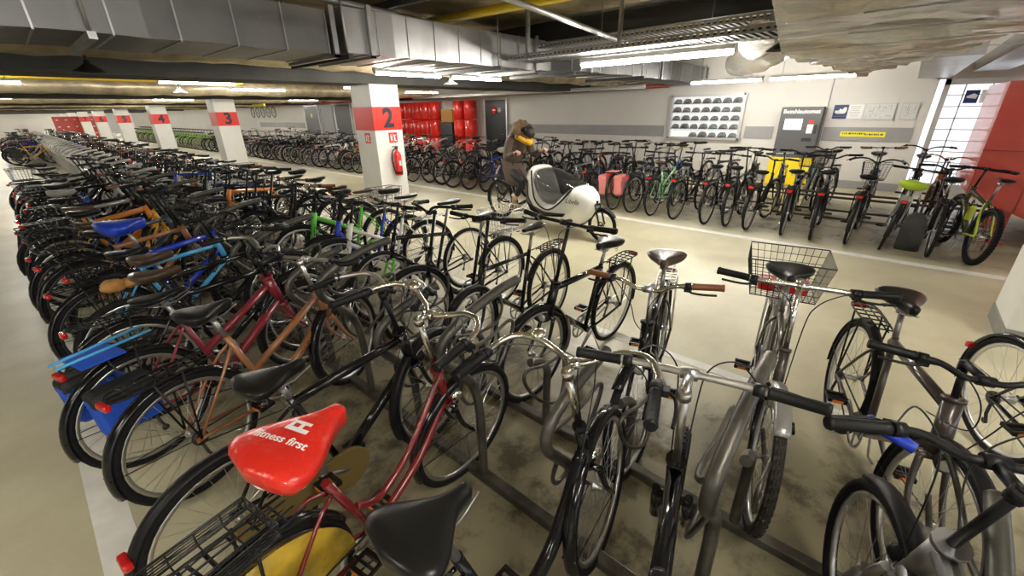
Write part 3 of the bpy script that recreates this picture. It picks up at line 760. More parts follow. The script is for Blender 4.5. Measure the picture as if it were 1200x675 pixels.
# cable trays: perforated side rails with rungs
def tray(x0, x1, y0, y1, z, lab, mat='galv'):
    r = thing('cable_tray', lab, 'cable tray')
    for xx in (x0, x1):
        b = MB(); yy = y0
        b.box((xx, (y0+y1)/2, z+.055), (.004, y1-y0, .02)); b.box((xx, (y0+y1)/2, z+.005), (.004, y1-y0, .022))
        while yy < y1: b.box((xx, yy, z+.03), (.004, .035, .034)); yy += .07
        b.obj('side_rail', mat, r)
    b = MB(); yy = y0
    while yy < y1: b.box(((x0+x1)/2, yy, z+.004), (x1-x0, .03, .004)); yy += .075
    b.obj('rungs', mat, r)
    b = MB()
    for q in range(4): b.tube([(x0+.1+q*(x1-x0-.2)/3, y0+.05, z+.03), (x0+.12+q*(x1-x0-.2)/3, (y0+y1)/2, z+.035), (x0+.1+q*(x1-x0-.2)/3, y1-.05, z+.03)], .018, 6)
    b.obj('cables', 'cable', r)
tray(5.15, 5.75, 1.12, 4.6, 2.52, 'perforated cable tray directly above the long glowing tube')
tray(5.9, 6.4, .9, 4.6, 2.74, 'higher perforated cable tray behind the lower one')
# big foil-wrapped duct at the upper right
def foil_duct():
    r = thing('foil_duct', 'huge wrinkled foil wrapped duct at the upper right', 'duct'); rr = random.Random(9)
    top = [(2.2, .55), (5.25, 1.08), (6.7, .93), (9.7, .78), (5.4, -.40), (3.9, -1.6), (2.0, -1.8)]
    me = bpy.data.meshes.new('lagging'); b = bmesh.new()
    bot = [b.verts.new((x, y, 2.30)) for x, y in top]; up = [b.verts.new((x*1.0+.02, y+.02, 3.05)) for x, y in top]
    b.faces.new(bot[::-1]); b.faces.new(up)
    for i in range(len(top)): j = (i+1) % len(top); b.faces.new((bot[i], bot[j], up[j], up[i]))
    bmesh.ops.triangulate(b, faces=b.faces[:]); bmesh.ops.subdivide_edges(b, edges=b.edges[:], cuts=5, use_grid_fill=True); 
    for _ in range(4): bmesh.ops.subdivide_edges(b, edges=[e for e in b.edges if e.calc_length() > .075], cuts=1)
    bmesh.ops.triangulate(b, faces=b.faces[:])
    from mathutils import noise
    for v in b.verts:
        p = v.co; d = noise.noise(V(p.x*3.6, p.y*1.1, p.z*3))*.06+noise.noise(V(p.x*9+p.y, p.y*2.2, p.z*6))*.035+noise.noise(V(p.x*22, p.y*5, p.z*9))*.014
        v.co = p+V(d*.4, d*.4, d)
    for f_ in b.faces: f_.smooth = True
    bmesh.ops.recalc_face_normals(b, faces=b.faces); b.to_mesh(me); b.free(); me.materials.append(MT['foil']); link('lagging', me, r)
    for k, xx in enumerate((3.1, 3.9, 4.7, 5.6)):
        y1 = .6+.17*(xx-2.2); MB().box((xx, (y1-1.2)/2-.1, 2.285), (.03, y1+.5, .006), Matrix.Rotation(.02*k, 3, 'Z')).obj('tape_seam', 'galv', r)
foil_duct()
r = thing('foil_duct', 'small foil wrapped elbow beside the light strip and the cable tray end', 'duct')
b = MB(); pts = smooth_path([V(5.9, 1.5, 2.55), V(6.6, 1.45, 2.55), V(7.3, 1.75, 2.5), V(8.2, 2.3, 2.5)], 6); b.tube(pts, [.20*(1+.07*math.sin(i*1.7)) for i in range(len(pts))], 16); b.obj('lagging', 'foil', r)
for i, (y, z, wd) in enumerate([(-.2, 2.42, .5), (-.95, 2.5, .45), (-1.7, 2.42, .5)]):
    tag(MB().box((9.9, y, z), (5.6, wd, .2)).obj('flat_duct', 'duct'), ['flat silver duct', 'flat silver duct in the middle', 'flat silver duct furthest right'][i] + ' above the glazed gate', 'duct')
# ------------------------------------------------------------------ wall furniture on the right wall (faces -X)
def wall_basis(y, z, x=12.97): return basis((x, y, z), (0, -1, 0), (0, 0, 1))
# glazed gate
r = thing('glazed_gate', 'bright glazed grid gate in the white wall beside the red steel box', 'gate', Matrix.Translation((13.05, -1.1, 0)))
b = MB()
for y in (.66, -.95): b.box((0, y, 1.15), (.12, .09, 2.3))
b.box((0, -.15, 2.25), (.12, 1.7, .12)); b.box((0, -.15, .12), (.12, 1.7, .24)); b.obj('gate_frame', 'frame_alu', r)
b = MB()
for i in range(1, 9): b.box((0, -.15, .24+i*.22), (.03, 1.55, .018))
for y in (.38, .0, -.45): b.box((0, y, 1.2), (.03, .022, 2.0))
b.obj('grille', 'frame_alu', r); MB().box((.03, -.15, 1.2), (.008, 1.55, 2.0)).obj('pane', 'glass', r)
# notice on gate
r = thing('gate_notice', 'blue and white notice on the glazed gate', 'sign', wall_basis(-.98, 1.96, 12.99)); MB().box((-.13, 0, 0), (.2, .24, .004)).obj('pictogram_panel', 'sign_blue', r); MB().box((.14, 0, 0), (.3, .24, .003)).obj('text_panel', 'white_sign', r)
MB().prism([(-.2, -.02), (-.06, -.04), (-.05, .03), (-.11, .06), (-.2, .01)], .003, .005).obj('pictogram', 'white_sign', r)
# pay machine
r = thing('pay_machine', 'dark grey payment terminal with screen standing at the white wall', 'machine', Matrix.Translation((12.72, 1.92, 0)))
rbox((0, 0, 1.25), (.36, .84, 1.14), .01).obj('cabinet', 'cabinet_grey', r); rbox((0, 0, .35), (.40, .92, .66), .01).obj('lower_cabinet', 'cabinet_yellow', r)
link('title', text_mesh('title', 'Bezahlautomat', .125, 'white_sign', .003), r, basis((-.183, 0, 1.72), (0, -1, 0), (0, 0, 1)))
MB().box((-.185, .12, 1.44), (.01, .36, .24)).obj('screen', 'screen', r); MB().box((-.185, -.24, 1.50), (.01, .10, .06)).obj('card_slot', 'band_red', r)
rbox((-.19, -.24, 1.34), (.03, .12, .2), .005).obj('keypad', 'paper', r); rbox((-.20, -.35, 1.34), (.05, .05, .2), .005).obj('card_reader', 'ink', r)
MB().box((-.185, -.22, 1.10), (.01, .2, .08)).obj('ticket_slot', 'steel_dark', r)
# notices
def notice(name, y, z, wd, hh, lab, kind):
    r = thing(name, lab, 'sign', wall_basis(y, z))
    if kind == 'plan':
        b = MB(); 
        for s in (-1, 1): b.box((0, s*hh/2, .005), (wd+.03, .02, .012)); b.box((s*wd/2, 0, .005), (.02, hh, .012))
        b.obj('frame', 'frame_alu', r); MB().box((0, 0, .002), (wd, hh, .004)).obj('plan_sheet', 'paper', r); b = MB(); q = random.Random(int(y*100))
        for i in range(14): b.box((q.uniform(-.4, .4)*wd, q.uniform(-.38, .38)*hh, .005), (q.uniform(.02, .2)*wd, .006, .001))
        for i in range(8): b.box((q.uniform(-.4, .4)*wd, q.uniform(-.3, .3)*hh, .005), (.006, q.uniform(.1, .4)*hh, .001))
        b.obj('plan_lines', 'grey_band', r)
    elif kind == 'blue':
        MB().box((-.14, .03, .003), (.27, .24, .006)).obj('blue_panel', 'sign_blue', r); MB().box((-.14, -.12, .003), (.27, .05, .006)).obj('caption_panel', 'sign_blue', r)
        MB().prism([(-.25, -.01), (-.20, -.04), (-.06, -.04), (-.03, .0), (-.03, .09), (-.08, .10), (-.11, .05), (-.16, .07), (-.17, .03), (-.24, .03)], .007, .009).obj('hand_pictogram', 'white_sign', r)
        MB().box((.14, .0, .002), (.27, .30, .004)).obj('text_panel', 'white_sign', r); b = MB()
        for i in range(6): b.box((.13, .11-i*.04, .005), (.2-(i % 3)*.03, .008, .001))
        b.obj('text_lines', 'grey_band', r)
    return r
notice('hand_sign', 1.08, 1.70, .55, .3, 'blue sign with white hand pictogram beside the pay machine', 'blue')
notice('floor_plan', .52, 1.70, .52, .32, 'larger of the two framed plans on the white wall', 'plan'); notice('floor_plan', .02, 1.70, .26, .32, 'smaller of the two framed plans, nearer the gate', 'plan')
r = thing('yellow_sign', 'long yellow text strip on the grey wall band', 'sign', wall_basis(.70, 1.22, 12.965)); MB().box((0, 0, .003), (.82, .11, .006)).obj('plate', 'sign_yellow', r)
b = MB(); q = random.Random(3); xx = -.36
while xx < .36: l_ = q.uniform(.012, .03); b.box((xx, .015 if xx < 0.05 else 0, .0075), (l_, .035, .001)); xx += l_+q.choice((.008, .008, .02))
b.obj('text_row', 'ink', r)
# helmet case
def helmet_case():
    r = thing('display_case', 'silver framed lit case full of bicycle helmets on the white wall', 'display case', Matrix.Translation((12.97, 4.24, 1.60)))
    W_, H_ = 1.9, 1.1
    b = MB()
    for s in (-1, 1): b.box((-.06, 0, s*H_/2), (.14, W_+.12, .06)); b.box((-.06, s*W_/2, 0), (.14, .07, H_+.06))
    b.obj('case_frame', 'frame_alu', r); MB().box((-.0, 0, 0), (.02, W_, H_)).obj('lit_back', 'case_light', r)
    b = MB()
    for i in range(5): b.box((-.06, 0, -H_/2+.02+i*.215), (.12, W_-.05, .012))
    b.obj('shelves', 'glass', r); MB().box((-.125, 0, 0), (.006, W_-.05, H_-.04)).obj('pane', 'glass', r)
    rows = ['bottom', 'second', 'third', 'fourth', 'top']; q = random.Random(8)
    for i in range(5):
        for j in range(7):
            if i == 0 and j < 2: continue
            y = 4.24+W_/2-.17-j*.262; z = 1.60-H_/2+.032+i*.215; c = 'helmet_green' if (i, j) == (1, 4) else 'helmet_black'; sc = q.uniform(1.15, 1.35)
            def fm():
                rings = []; b = MB()
                for a in range(7):
                    t = PI/2*a/6; rings.append([V(.048*math.cos(t)*math.cos(2*PI*k/12)+0, .098*max(.04, math.cos(t))**.75*math.sin(2*PI*k/12), .105*math.sin(t)+(.012*math.sin(6*PI*k/12) if a in (2, 4) else 0)) for k in range(12)])
                b.loft(rings); b.box((-.02, 0, .008), (.075, .17, .016)); return b.mesh('helmet', c)
            o = link('helmet', cached(('helmet', c), fm), None, Matrix.Translation((12.90, y, z)) @ Matrix.Scale(sc, 4))
            tag(o, ('dark green' if c == 'helmet_green' else 'black') + ' helmet in the lit case, %s from the left on the %s shelf' % (ORD[j], rows[i]), 'helmet', 'helmets in the lit display case')
helmet_case()
# doors
def door(y0, y1, lab, mat='door_black', h=2.24, n=1):
    o = MB().box((12.955, (y0+y1)/2, h/2), (.07, y1-y0, h)).obj('door_%d' % n, mat); o['kind'] = 'structure'; o['label'] = lab
    b = MB()
    for y in (y0-.03, y1+.03): b.box((12.95, y, h/2), (.09, .06, h))
    b.box((12.95, (y0+y1)/2, h+.03), (.09, y1-y0+.12, .06)); b.obj('door_frame', 'frame_alu' if mat == 'door_black' else 'door_grey', o); MB().tube([(12.90, y0+.1, 1.0), (12.86, y0+.1, 1.0), (12.86, y0+.24, 1.0)], .012, 8).obj('door_handle', 'chrome', o); return o
door(11.65, 12.75, 'black door with a round red stop sign', n=1); door(23.2, 24.9, 'open dark doorway left of pillar 2', h=2.3, n=2); door(27.0, 28.8, 'tall dark door with small yellow mark', h=2.3, n=3); door(25.3, 26.6, 'grey metal door between the dark doors', 'door_grey', n=4)
r = thing('stop_sign', 'round red sign with white bar on the black door', 'sign', wall_basis(12.25, 1.88, 12.90)); b = MB(); b.lathe([(0, 0), (.13, 0), (.13, .008), (0, .008)], 28, axis='z', closed_prof=False); b.obj('disc', 'band_red', r); MB().box((0, 0, .009), (.17, .035, .003)).obj('white_bar', 'white_sign', r)
b = MB()
for i in range(4): b.box((.27, .06-i*.04, .004), (.20-(i % 2)*.05, .02, .002))
b.obj('text_lines', 'white_sign', r)
tag(MB().box((12.91, 27.9, 1.75), (.01, .2, .2)).obj('door_mark', 'sign_yellow'), 'small yellow mark on the tall dark door', 'sign')
tag(rbox((9.5, 26.5, 2.34), (.1, 1.6, .14), .01).obj('hanging_sign', 'sign_yellow'), 'yellow sign hanging between pillars 2 and 3', 'sign')
# red lockers
def locker_col(y, lab):
    r = thing('bike_locker_drum', lab, 'locker', Matrix.Translation((12.62, y, 0)), 'red round fronted lockers')
    link('plinth', cached(('lkp',), lambda: MB().box((0, 0, .06), (.4, .5, .12)).mesh('plinth', 'steel_dark')), r)
    for i in range(3):
        def fb(i=i):
            b = MB(); z0 = .12+i*.72; R_ = .26; prof = [(0, z0), (R_-.03, z0), (R_, z0+.03), (R_, z0+.66), (R_-.03, z0+.69), (0, z0+.69)]; b.lathe(prof, 20, axis='z', closed_prof=False); return b.mesh('door', 'locker_red')
        d = link('door', cached(('lk', i), fb), r); link('knob', cached(('lkk', i), lambda i=i: MB().ball((-.27, 0, .5+i*.72), .025, 8, 6).mesh('knob', 'chrome')), d)
for i, y in enumerate([18.0, 17.35, 16.75, 16.15, 15.55, 13.95, 13.3]):
    locker_col(y, '%s column of red round fronted lockers from the left%s' % (ORD[i], ', right of the gap' if i > 4 else ''))
tag(rbox((12.75, 14.75, .72), (.45, .8, 1.44), .01).obj('steel_cabinet', 'door_black'), 'black cabinet in the gap between the red lockers', 'cabinet')
tag(MB().box((12.75, 14.75, 1.69), (.3, .7, .5)).obj('cardboard_box', 'paper_brown'), 'brown box in the gap between the red lockers', 'box')
# red steel box on legs
r = thing('steel_box', 'large red steel enclosure on red legs at the right edge', 'enclosure', Matrix.Translation((8.75, -1.5, 0)))
v0 = [( 0, .62, .66), (0, -.75, .06), (2.2, -.75, .06), (2.2, .62, .66)]
b = MB(); b.v = [V(*p) for p in v0]+[V(p[0], p[1], 2.10) for p in v0]; b.f = [(0, 1, 2, 3), (4, 7, 6, 5), (0, 4, 5, 1), (1, 5, 6, 2), (2, 6, 7, 3), (3, 7, 4, 0)]; b.sm = [False]*6; b.obj('casing', 'steel_red', r)
b = MB(); b.box((-.004, .10, 1.25), (.008, .012, 1.6)); b.box((-.004, -.3, 1.2), (.008, .012, 1.7)); b.box((-.004, -.05, 1.25), (.008, 1.35, .012)); b.obj('panel_joint', 'red_pipe', r)
for (x, y, h_) in ((.12, .16, .62), (1.3, .12, .62), (1.3, -.5, .2)):
    l_ = rbox((x, y, h_/2), (.12, .12, h_), .01).obj('leg', 'steel_red', r); MB().lathe([(0, 0), (.13, 0), (.13, .01), (0, .01)], 20, (x, y, 0), 'z', closed_prof=False).obj('foot_plate', 'steel_red', l_)
# concrete stopper
b = MB(); b.loft([[V(t_*.0+.12*math.copysign(abs(math.cos(a))**.6, math.cos(a))*k, .13*math.copysign(abs(math.sin(a))**.6, math.sin(a))*k, z) for a in [2*PI*j/16 for j in range(16)]] for t_, z, k in ((0, 0, 1), (0, .3, 1), (0, .42, .85), (0, .5, .45))])
o = b.obj('bollard', 'beam'); o.location = (7.75, -.42, 0); tag(o, 'grey rounded concrete stopper left of the yellow-green mountain bike', 'bollard')
# fire extinguisher on pillar 2
r = thing('fire_extinguisher', 'red fire extinguisher hanging on pillar 2', 'fire extinguisher', Matrix.Translation((5.30, 7.88, .62)))
b = MB(); b.lathe([(0, 0), (.075, 0), (.082, .02), (.082, .40), (.06, .46), (.025, .49), (.025, .52), (0, .52)], 20, axis='z', closed_prof=False); b.obj('body', 'ext_red', r)
b = MB(); b.box((0, 0, .55), (.05, .04, .05)); b.box((-.03, 0, .585), (.13, .02, .012)); b.box((-.03, 0, .56), (.12, .02, .01)); b.obj('valve_handle', 'steel_dark', r)
MB().tube(smooth_path([V(-.02, 0, .54), V(-.10, -.01, .50), V(-.14, -.01, .36), V(-.12, -.01, .2), V(-.10, -.02, .08)], 5), .012, 8).obj('hose', 'black_matte', r); MB().lathe([(.083, .03), (.085, .03), (.085, .08), (.083, .08)], 20, axis='z').obj('base_ring', 'black_matte', r)
MB().box((.0, -.083, .25), (.05, .004, .10)).obj('instruction_label', 'paper', r)
def fire_sign(M, lab):
    r = thing('fire_sign', lab, 'sign', M); MB().box((0, 0, .002), (.20, .20, .004)).obj('plate', 'band_red', r); b = MB()
    b.box((-.045, -.01, .005), (.035, .11, .002)); b.box((-.045, .06, .005), (.02, .02, .002)); b.box((.035, .045, .005), (.06, .02, .002)); b.box((.035, -.01, .005), (.025, .10, .002)); b.box((.055, -.06, .005), (.05, .02, .002)); b.box((0, 0, .005), (.004, .17, .002))
    b.obj('pictogram', 'white_sign', r)
fire_sign(basis((5.33, 7.995, 1.37), (1, 0, 0), (0, 0, 1)), 'red pictogram plate above the fire extinguisher'); fire_sign(basis((4.925, 8.3, 1.37), (0, -1, 0), (0, 0, 1)), 'red pictogram plate on the left face of pillar 2')
# red display wall and grey machines at far end
r = thing('notice_board', 'red panel with small white labels at the far end of the garage', 'panel', Matrix.Translation((2.5, 60, 0))); MB().box((2.6, 0, 1.0), (3.6, .2, 2.0)).obj('board', 'locker_red', r); b = MB(); q = random.Random(5)
for i in range(18): b.box((1.1+(i % 6)*.6, -.11, .5+(i//6)*.6), (.16, .02, .08))
b.obj('labels', 'white_sign', r); MB().box((4.9, 0, 1.2), (.7, .2, 1.6)).obj('side_board', 'white_sign', r)
# wheels hanging at the far wall
for i in range(5):
    r = thing('spare_bicycle_wheel', 'spare wheel hanging on the far wall behind pillar 3, %s from the left' % ORD[i], 'wheel', Matrix.Translation((12.6, 36.6-i*.95, 2.0)) @ Matrix.Rotation(PI/2, 4, 'Z'), 'wheels hanging on the wall'); t_ = link('tyre', tyre_mesh('mid', .020, 'tyre', False), r); link('rim', rim_mesh('mid', 'rim_black', .020), t_); link('spokes', spoke_mesh('mid', 'spoke_dark', .020), t_)

# ------------------------------------------------------------------ racks
def stand_mesh(high, dbl=True, n=12, sm_='galv_stand'):
    def f():
        b = MB(); h = .15 if high else 0; xs = -.02 if high else 0
        pts = [V(1.16, 0, .0), V(1.16, 0, .25), V(1.14, 0, .46+h*.8), V(1.04, 0, .60+h), V(.97+xs, 0, .70+h), V(.985+xs, 0, .79+h), V(1.07, 0, .85+h), V(1.20, 0, .89+h), V(1.34, 0, .92+h), V(1.46 if high else 1.38, 0, .93+h)]
        b.tube(smooth_path(pts, 5), .0235, n)
        if dbl: b.tube(smooth_path([V(1.72, 0, 0), V(1.72, 0, .3), V(1.72, 0, .42), V(1.66, 0, .50), V(1.56, 0, .54)], 4), .0235, n)
        return b.mesh('arch_tube', sm_)
    return cached(('stand', high, dbl, n, sm_), f)
def hoop_mesh(high, side, flip, n=8, sm_='galv_stand'):
    def f():
        b = MB(); h = .15 if high else 0; y = side*.075; zf = -.22 if flip else -.03
        pts = [V(1.0, 0, .80+h), V(1.04, y*.6, .72+h), V(1.14, y, .66+h), V(1.32, y, .66+h), V(1.47, y, .70+h), V(1.50, y, .64+h), V(1.40, y, .48+h), V(1.26, y, .36+h), V(1.16, y, .34+h), V(1.08, y*.6, .46+h), V(1.05, 0, .62+h)]
        h2 = (-h-.12) if flip else -.03; pts = [V(p.x if not flip else 2.92-p.x, p.y, p.z+h2) for p in pts]; b.tube(smooth_path(pts, 5), .010, n); return b.mesh('wheel_hoop', sm_)
    return cached(('hoop', high, side, flip, n, sm_), f)
def rack(lab, x0, ys, name='bicycle_rack', rails=True):
    r = thing(name, lab, 'bicycle rack', Matrix.Translation((x0, 0, 0)))
    ya, yb = min(ys)-.3, max(ys)+.3
    for xx in (1.16, 1.72): rbox((xx, (ya+yb)/2, .025), (.06, yb-ya, .05), .008).obj('floor_rail', 'galv_stand', r)
    for i, y in enumerate(ys):
        nn = 12 if abs(y) < 4 and x0 < 2 else 7
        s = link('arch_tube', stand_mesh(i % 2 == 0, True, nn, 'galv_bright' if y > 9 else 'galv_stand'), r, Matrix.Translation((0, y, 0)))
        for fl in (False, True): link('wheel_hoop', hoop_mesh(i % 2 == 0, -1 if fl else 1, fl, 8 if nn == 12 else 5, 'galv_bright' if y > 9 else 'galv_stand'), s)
    return r
PIT = .555
MAIN_Y = [-.96+PIT*i for i in range(84)]
rack('long double sided rack of grey tubular arches in the middle of the floor', 0, MAIN_Y)
def low_rack(lab, x0, ys):
    r = thing('bicycle_rack', lab, 'bicycle rack', Matrix.Translation((x0, 0, 0))); ya, yb = min(ys)-.3, max(ys)+.3
    for xx, z in ((-.35, .10), (.35, .10), (-.22, .42), (.22, .42)): MB().tube([(xx, ya, z), (xx, yb, z)], .02, 8).obj('rail', 'galv_stand', r)
    def fu():
        b = MB()
        for y in (-.05, .05): b.tube(smooth_path([V(-.36, y, .02), V(-.36, y, .25), V(-.22, y, .50), V(-.05, y, .42), V(0, y, .12)], 4), .009, 6); b.tube(smooth_path([V(.36, y, .02), V(.36, y, .25), V(.22, y, .50), V(.05, y, .42), V(0, y, .12)], 4), .009, 6)
        return b.mesh('wheel_holder', 'galv_stand')
    for y in ys: link('wheel_holder', cached(('lowh',), fu), r, Matrix.Translation((0, y, 0)))
low_rack('low wheel rack with floor rails in front of the white wall', 9.1, [-1.0+.6*i for i in range(14)])
rack('double sided rack of tubular arches beyond pillar two near the white wall', 7.65, [9.6+PIT*i for i in range(40)])

# ------------------------------------------------------------------ loose bags and covers that hang on bicycles
def pannier(root, name, lab, mat, side, c=(-.02, .0, .50), d=(.34, .13, .34), cat='pannier bag', extra=None):
    r = thing(name, lab, cat, root.matrix_basis.copy())
    for s in (side if isinstance(side, tuple) else (side,)):
        m_ = rbox((c[0], s*(.075+d[1]/2), c[2]), d, .035, 3); rr_ = random.Random(1)
        for v in m_.v: v.x += .06*(v.z-c[2])*-1
        m_.obj('bag', mat, r)
        f_ = rbox((c[0], s*(.08+d[1]/2), c[2]+d[2]*.36), (d[0]*1.03, d[1]*1.08, d[2]*.34), .03, 3); f_.obj('flap', extra or mat, r)
    MB().box((c[0], 0, .752), (d[0]*.7, .2, .012)).obj('bridge_strap', mat, r)
    return r
def saddle_cover(root, lab, mat, sz, kind='cover'):
    o = link('saddle_cover', saddle_mesh('near', kind, mat), None, root.matrix_basis @ Matrix.Translation((.292-(sz-.75)*.32, 0, sz+.004))); return tag(o, lab, 'saddle cover')
# ------------------------------------------------------------------ near bicycles, left side of the main rack
GL = 'bicycles on the left side of the main rack'; GR = 'bicycles on the right side of the main rack'
GW = 'bicycles in the row at the white wall'
bike(.16, .58, 0, 'black city bicycle with silver swept handlebar and big black saddle at the bottom edge', GL, frame='wave', fat=.95, bar='swept', barmat='chrome', barz=1.08, stem='chrome', saddle='wide', sz=.96, guards='black', bell=True, light='chrome', steer=12, lean=-2, kick=False)
fit = bike(.07, 1.16, 11, 'dark red step-through bicycle under the red saddle cover, with a gold rear wheel guard', GL, frame='stepthru', fcol='dark_red', fork='black', bar='swept', barmat='chrome', barz=1.10, stem='chrome', saddle='wide', sz=.93, guards='black', bell=True, basket=dict(c=(-.09, 0, .745), d=(.34, .17, .05), taper=1.0, nx=5), steer=-8, lean=3, light='chrome')
b = MB(); b.lathe([(RW-.02, -.045), (RW-.02, -.048), (.10, -.052), (.10, -.049)], 30, (0, 0, 0), a0=.1, a1=PI+.2)
link('skirt_guard', b.mesh('skirt_guard', 'gold_guard'), fit, Matrix.Translation((0, 0, RW))); b = MB(); b.lathe([(RW-.02, .045), (RW-.02, .048), (.10, .052), (.10, .049)], 30, a0=.1, a1=PI+.2); link('skirt_guard', b.mesh('skirt_guard', 'gold_guard'), fit, Matrix.Translation((0, 0, RW)))
bike(.16, 1.62, 6, 'black bicycle with long dark saddle and brass coloured chain case behind the red saddle cover', GL, frame='diamond', fat=1.35, bar='north', barmat='alu', barz=1.05, saddle='city', smat='saddle_black', sz=.90, guards='black_matte', carrier=None, case='gold', steer=10, lean=1)
v3 = bike(.17, 2.36, 17, 'orange-brown touring bicycle with slim black saddle and silver upturned bars', GL, frame='mixte', fcol='orange_brown', fat=1.3, bar='butterfly', barmat='alu', barz=1.02, stem='alu', saddle='city', sz=.95, guards='black', carrier='black_matte', steer=8, lean=1, tw=.022, smat='saddle_black')
tv = text_mesh('lettering', 'VICTORIA', .052, 'ink', .001, .0004, spacing=1.1)
bb_, hb_ = V(BBX, 0, BBZ), HB+AX*.03; d_ = (hb_-bb_).normalized()
link('lettering', tv, v3, basis((bb_+hb_)/2+V(0, -.0225, 0)+d_*.05, d_, V(0, 0, 1).cross(V(0, 1, 0)).cross(d_) if False else d_.cross(V(0, 1, 0))*-1))
v4 = bike(.06, 2.84, 18, 'maroon low frame bicycle carrying blue and black rear bags', GL, frame='mixte', fcol='maroon', fat=1.5, bar='north', barmat='alu', barz=1.0, sz=.93, saddle='sport', guards='black', steer=-6, lean=2)
pannier(v4, 'pannier_bag', 'blue and black pannier bags low on the maroon bicycle at the left', 'bag_blue', (1, -1), c=(-.12, 0, .50), d=(.26, .11, .26), extra='bag_black')
b = MB(); b.tube([V(-.27, -.03, .77), V(.12, -.05, .79)], .008, 8); b.tube([V(-.27, .03, .77), V(.12, .05, .79)], .008, 8); tag(b.obj('carry_strap', 'blue_light', None, v4.matrix_basis.copy()), 'light blue strap lying along the carrier above the blue bags', 'strap')
sc = saddle_cover(fit, 'glossy red saddle cover with white gym lettering', 'cover_red', .93)
# lettering on the cover follows its crown
def drape(me, M2):
    b = bmesh.new(); b.from_mesh(me); bmesh.ops.triangulate(b, faces=b.faces); bmesh.ops.subdivide_edges(b, edges=[e for e in b.edges if e.calc_length() > .01], cuts=2)
    h0, W0, N0 = .10, .155, .032
    for v in b.verts:
        p = M2 @ v.co; t = min(1, max(0, (p.x+.165)/.33)); wv = W0*math.sqrt(max(.02, 1-((.20-t)/.205)**2)) if t < .20 else N0+(W0-N0)*(.5+.5*math.cos(PI*min(1, (t-.20)/.72)))**.75; hh = h0*(.65+.35*(1-t))*math.sqrt(max(.05, min(1, t/.15))); q = min(.98, abs(p.y)/max(wv, .01))
        zz = math.sqrt(max(0, 1-q**2.5)); p.y = p.y; p.z = .012*((1-t)**3)*1.5+.006*t*t+hh*.42*zz+.005+v.co.z*.3; v.co = p
    b.to_mesh(me); b.free(); return me
hp = [V(-.152+.30*t, sg*max(.02, (.155*math.sqrt(max(.02, 1-((.20-t)/.205)**2)) if t < .20 else .032+.123*(.5+.5*math.cos(PI*min(1, (t-.20)/.72)))**.75)*.90), -.022*(1-t)-.006) for sg, ts in ((1, [q/14 for q in range(14)]), (-1, [1-q/14 for q in range(1, 15)])) for t in ts]
MB().tube(hp, .0045, 6, closed=True).obj('hem', 'white_sign', sc)
t1 = text_mesh('lettering', 'fitness first', .040, 'white_sign', .0008, .0003); link('lettering', drape(t1, basis((-.05, .0, 0), (.25, -1, 0), (1, .25, 0))), sc)
b = MB(); b.box((.0, 0, 0), (.016, .08, .001)); b.box((.03, .0, 0), (.012, .06, .001)); b.box((.016, .03, 0), (.04, .014, .001)); b.box((.016, -.005, 0), (.03, .014, .001)); lm = b.mesh('logo', 'white_sign'); link('logo', drape(lm, basis((.0, .0, 0), (1, .2, 0), (-.2, 1, 0))), sc)
# behind / beside the viewpoint, lower right corner
bike(.27, .02, 16, 'black mountain bicycle with wide flat bar and polished silver stem in the centre foreground', GL, frame='mtb', fcol='black', fat=1.2, sus=True, fork='black', bar='flat', barmat='alu', barz=1.14, fwd=.10, stem='alu', saddle='sport', guards=None, carrier=None, sz=1.0, tw=.026, knobs=True, light=False, steer=-3, lean=-2, barw=1.05)
bike(.42, -.52, 13, 'grey aluminium bicycle with black riser bar in the lower right corner', GL, frame='mtb', fcol='alu_grey', fat=1.5, sus=True, bar='riser', barmat='black_matte', barz=1.08, fwd=.09, saddle='sport', sz=.98, steer=6, lean=2, tw=.024)
bike(.2, -1.2, 6, 'black bicycle partly out of frame beyond the lower right corner', GL, frame='diamond', bar='flat', barz=1.05, sz=.95)
# ------------------------------------------------------------------ near bicycles, right side
bike(2.78, .98, 196, 'black trekking bicycle with brown grips, silver bar and round brown leather saddle', GR, frame='diamond', bar='riser', barmat='chrome', grip='grip_brown', barz=1.0, stem='alu', saddle='wide', smat='saddle_brown', sz=.96, guards='black', carrier='wire_silver', steer=-12, lean=2, fat=1.4, barw=1.0)
rb = bike(2.93, .33, 191, 'dark bronze bicycle with a wire basket behind its black saddle and chrome headlamp', GR, frame='diamond', fcol='bronze_grey', bar='flat', barmat='chrome', barz=1.12, stem='chrome', saddle='wide', sz=.97, guards='silver_paint', carrier='alu', basket=dict(c=(-.06, 0, .76), d=(.40, .44, .24), taper=.78, nx=11), light='chrome', steer=4, tyre='tyre_worn', tw=.024, knobs=True, fork='black', barw=1.08)
tag(rbox((0, 0, 0), (.16, .11, .09), .03, 3).obj('red_bundle', 'cover_red', None, rb.matrix_basis @ Matrix.Translation((-.05, .08, .81))), 'bright red bundle lying in the wire basket, left half', 'bundle', 'red bundles in the wire basket'); tag(rbox((0, 0, 0), (.14, .10, .08), .03, 3).obj('red_bundle', 'cover_red', None, rb.matrix_basis @ Matrix.Translation((-.02, -.09, .81))), 'bright red bundle lying in the wire basket, right half', 'bundle', 'red bundles in the wire basket')
bike(2.9, -.10, 197, 'bronze-black bicycle with sporty black saddle and small carrier right of the wire basket', GR, frame='diamond', fcol='bronze_grey', fat=1.4, bar='riser', barz=.95, fwd=.12, saddle='city', sz=.95, guards='black_matte', carrier='black_matte', steer=4, lean=-3)
rl = bike(3.2, -.80, 205, 'black bicycle whose mudguarded rear wheel shows at the right edge beside the white pillar', GR, frame='diamond', bar='riser', barz=1.06, sz=.93, guards='black', carrier=None, steer=-6, lean=3)
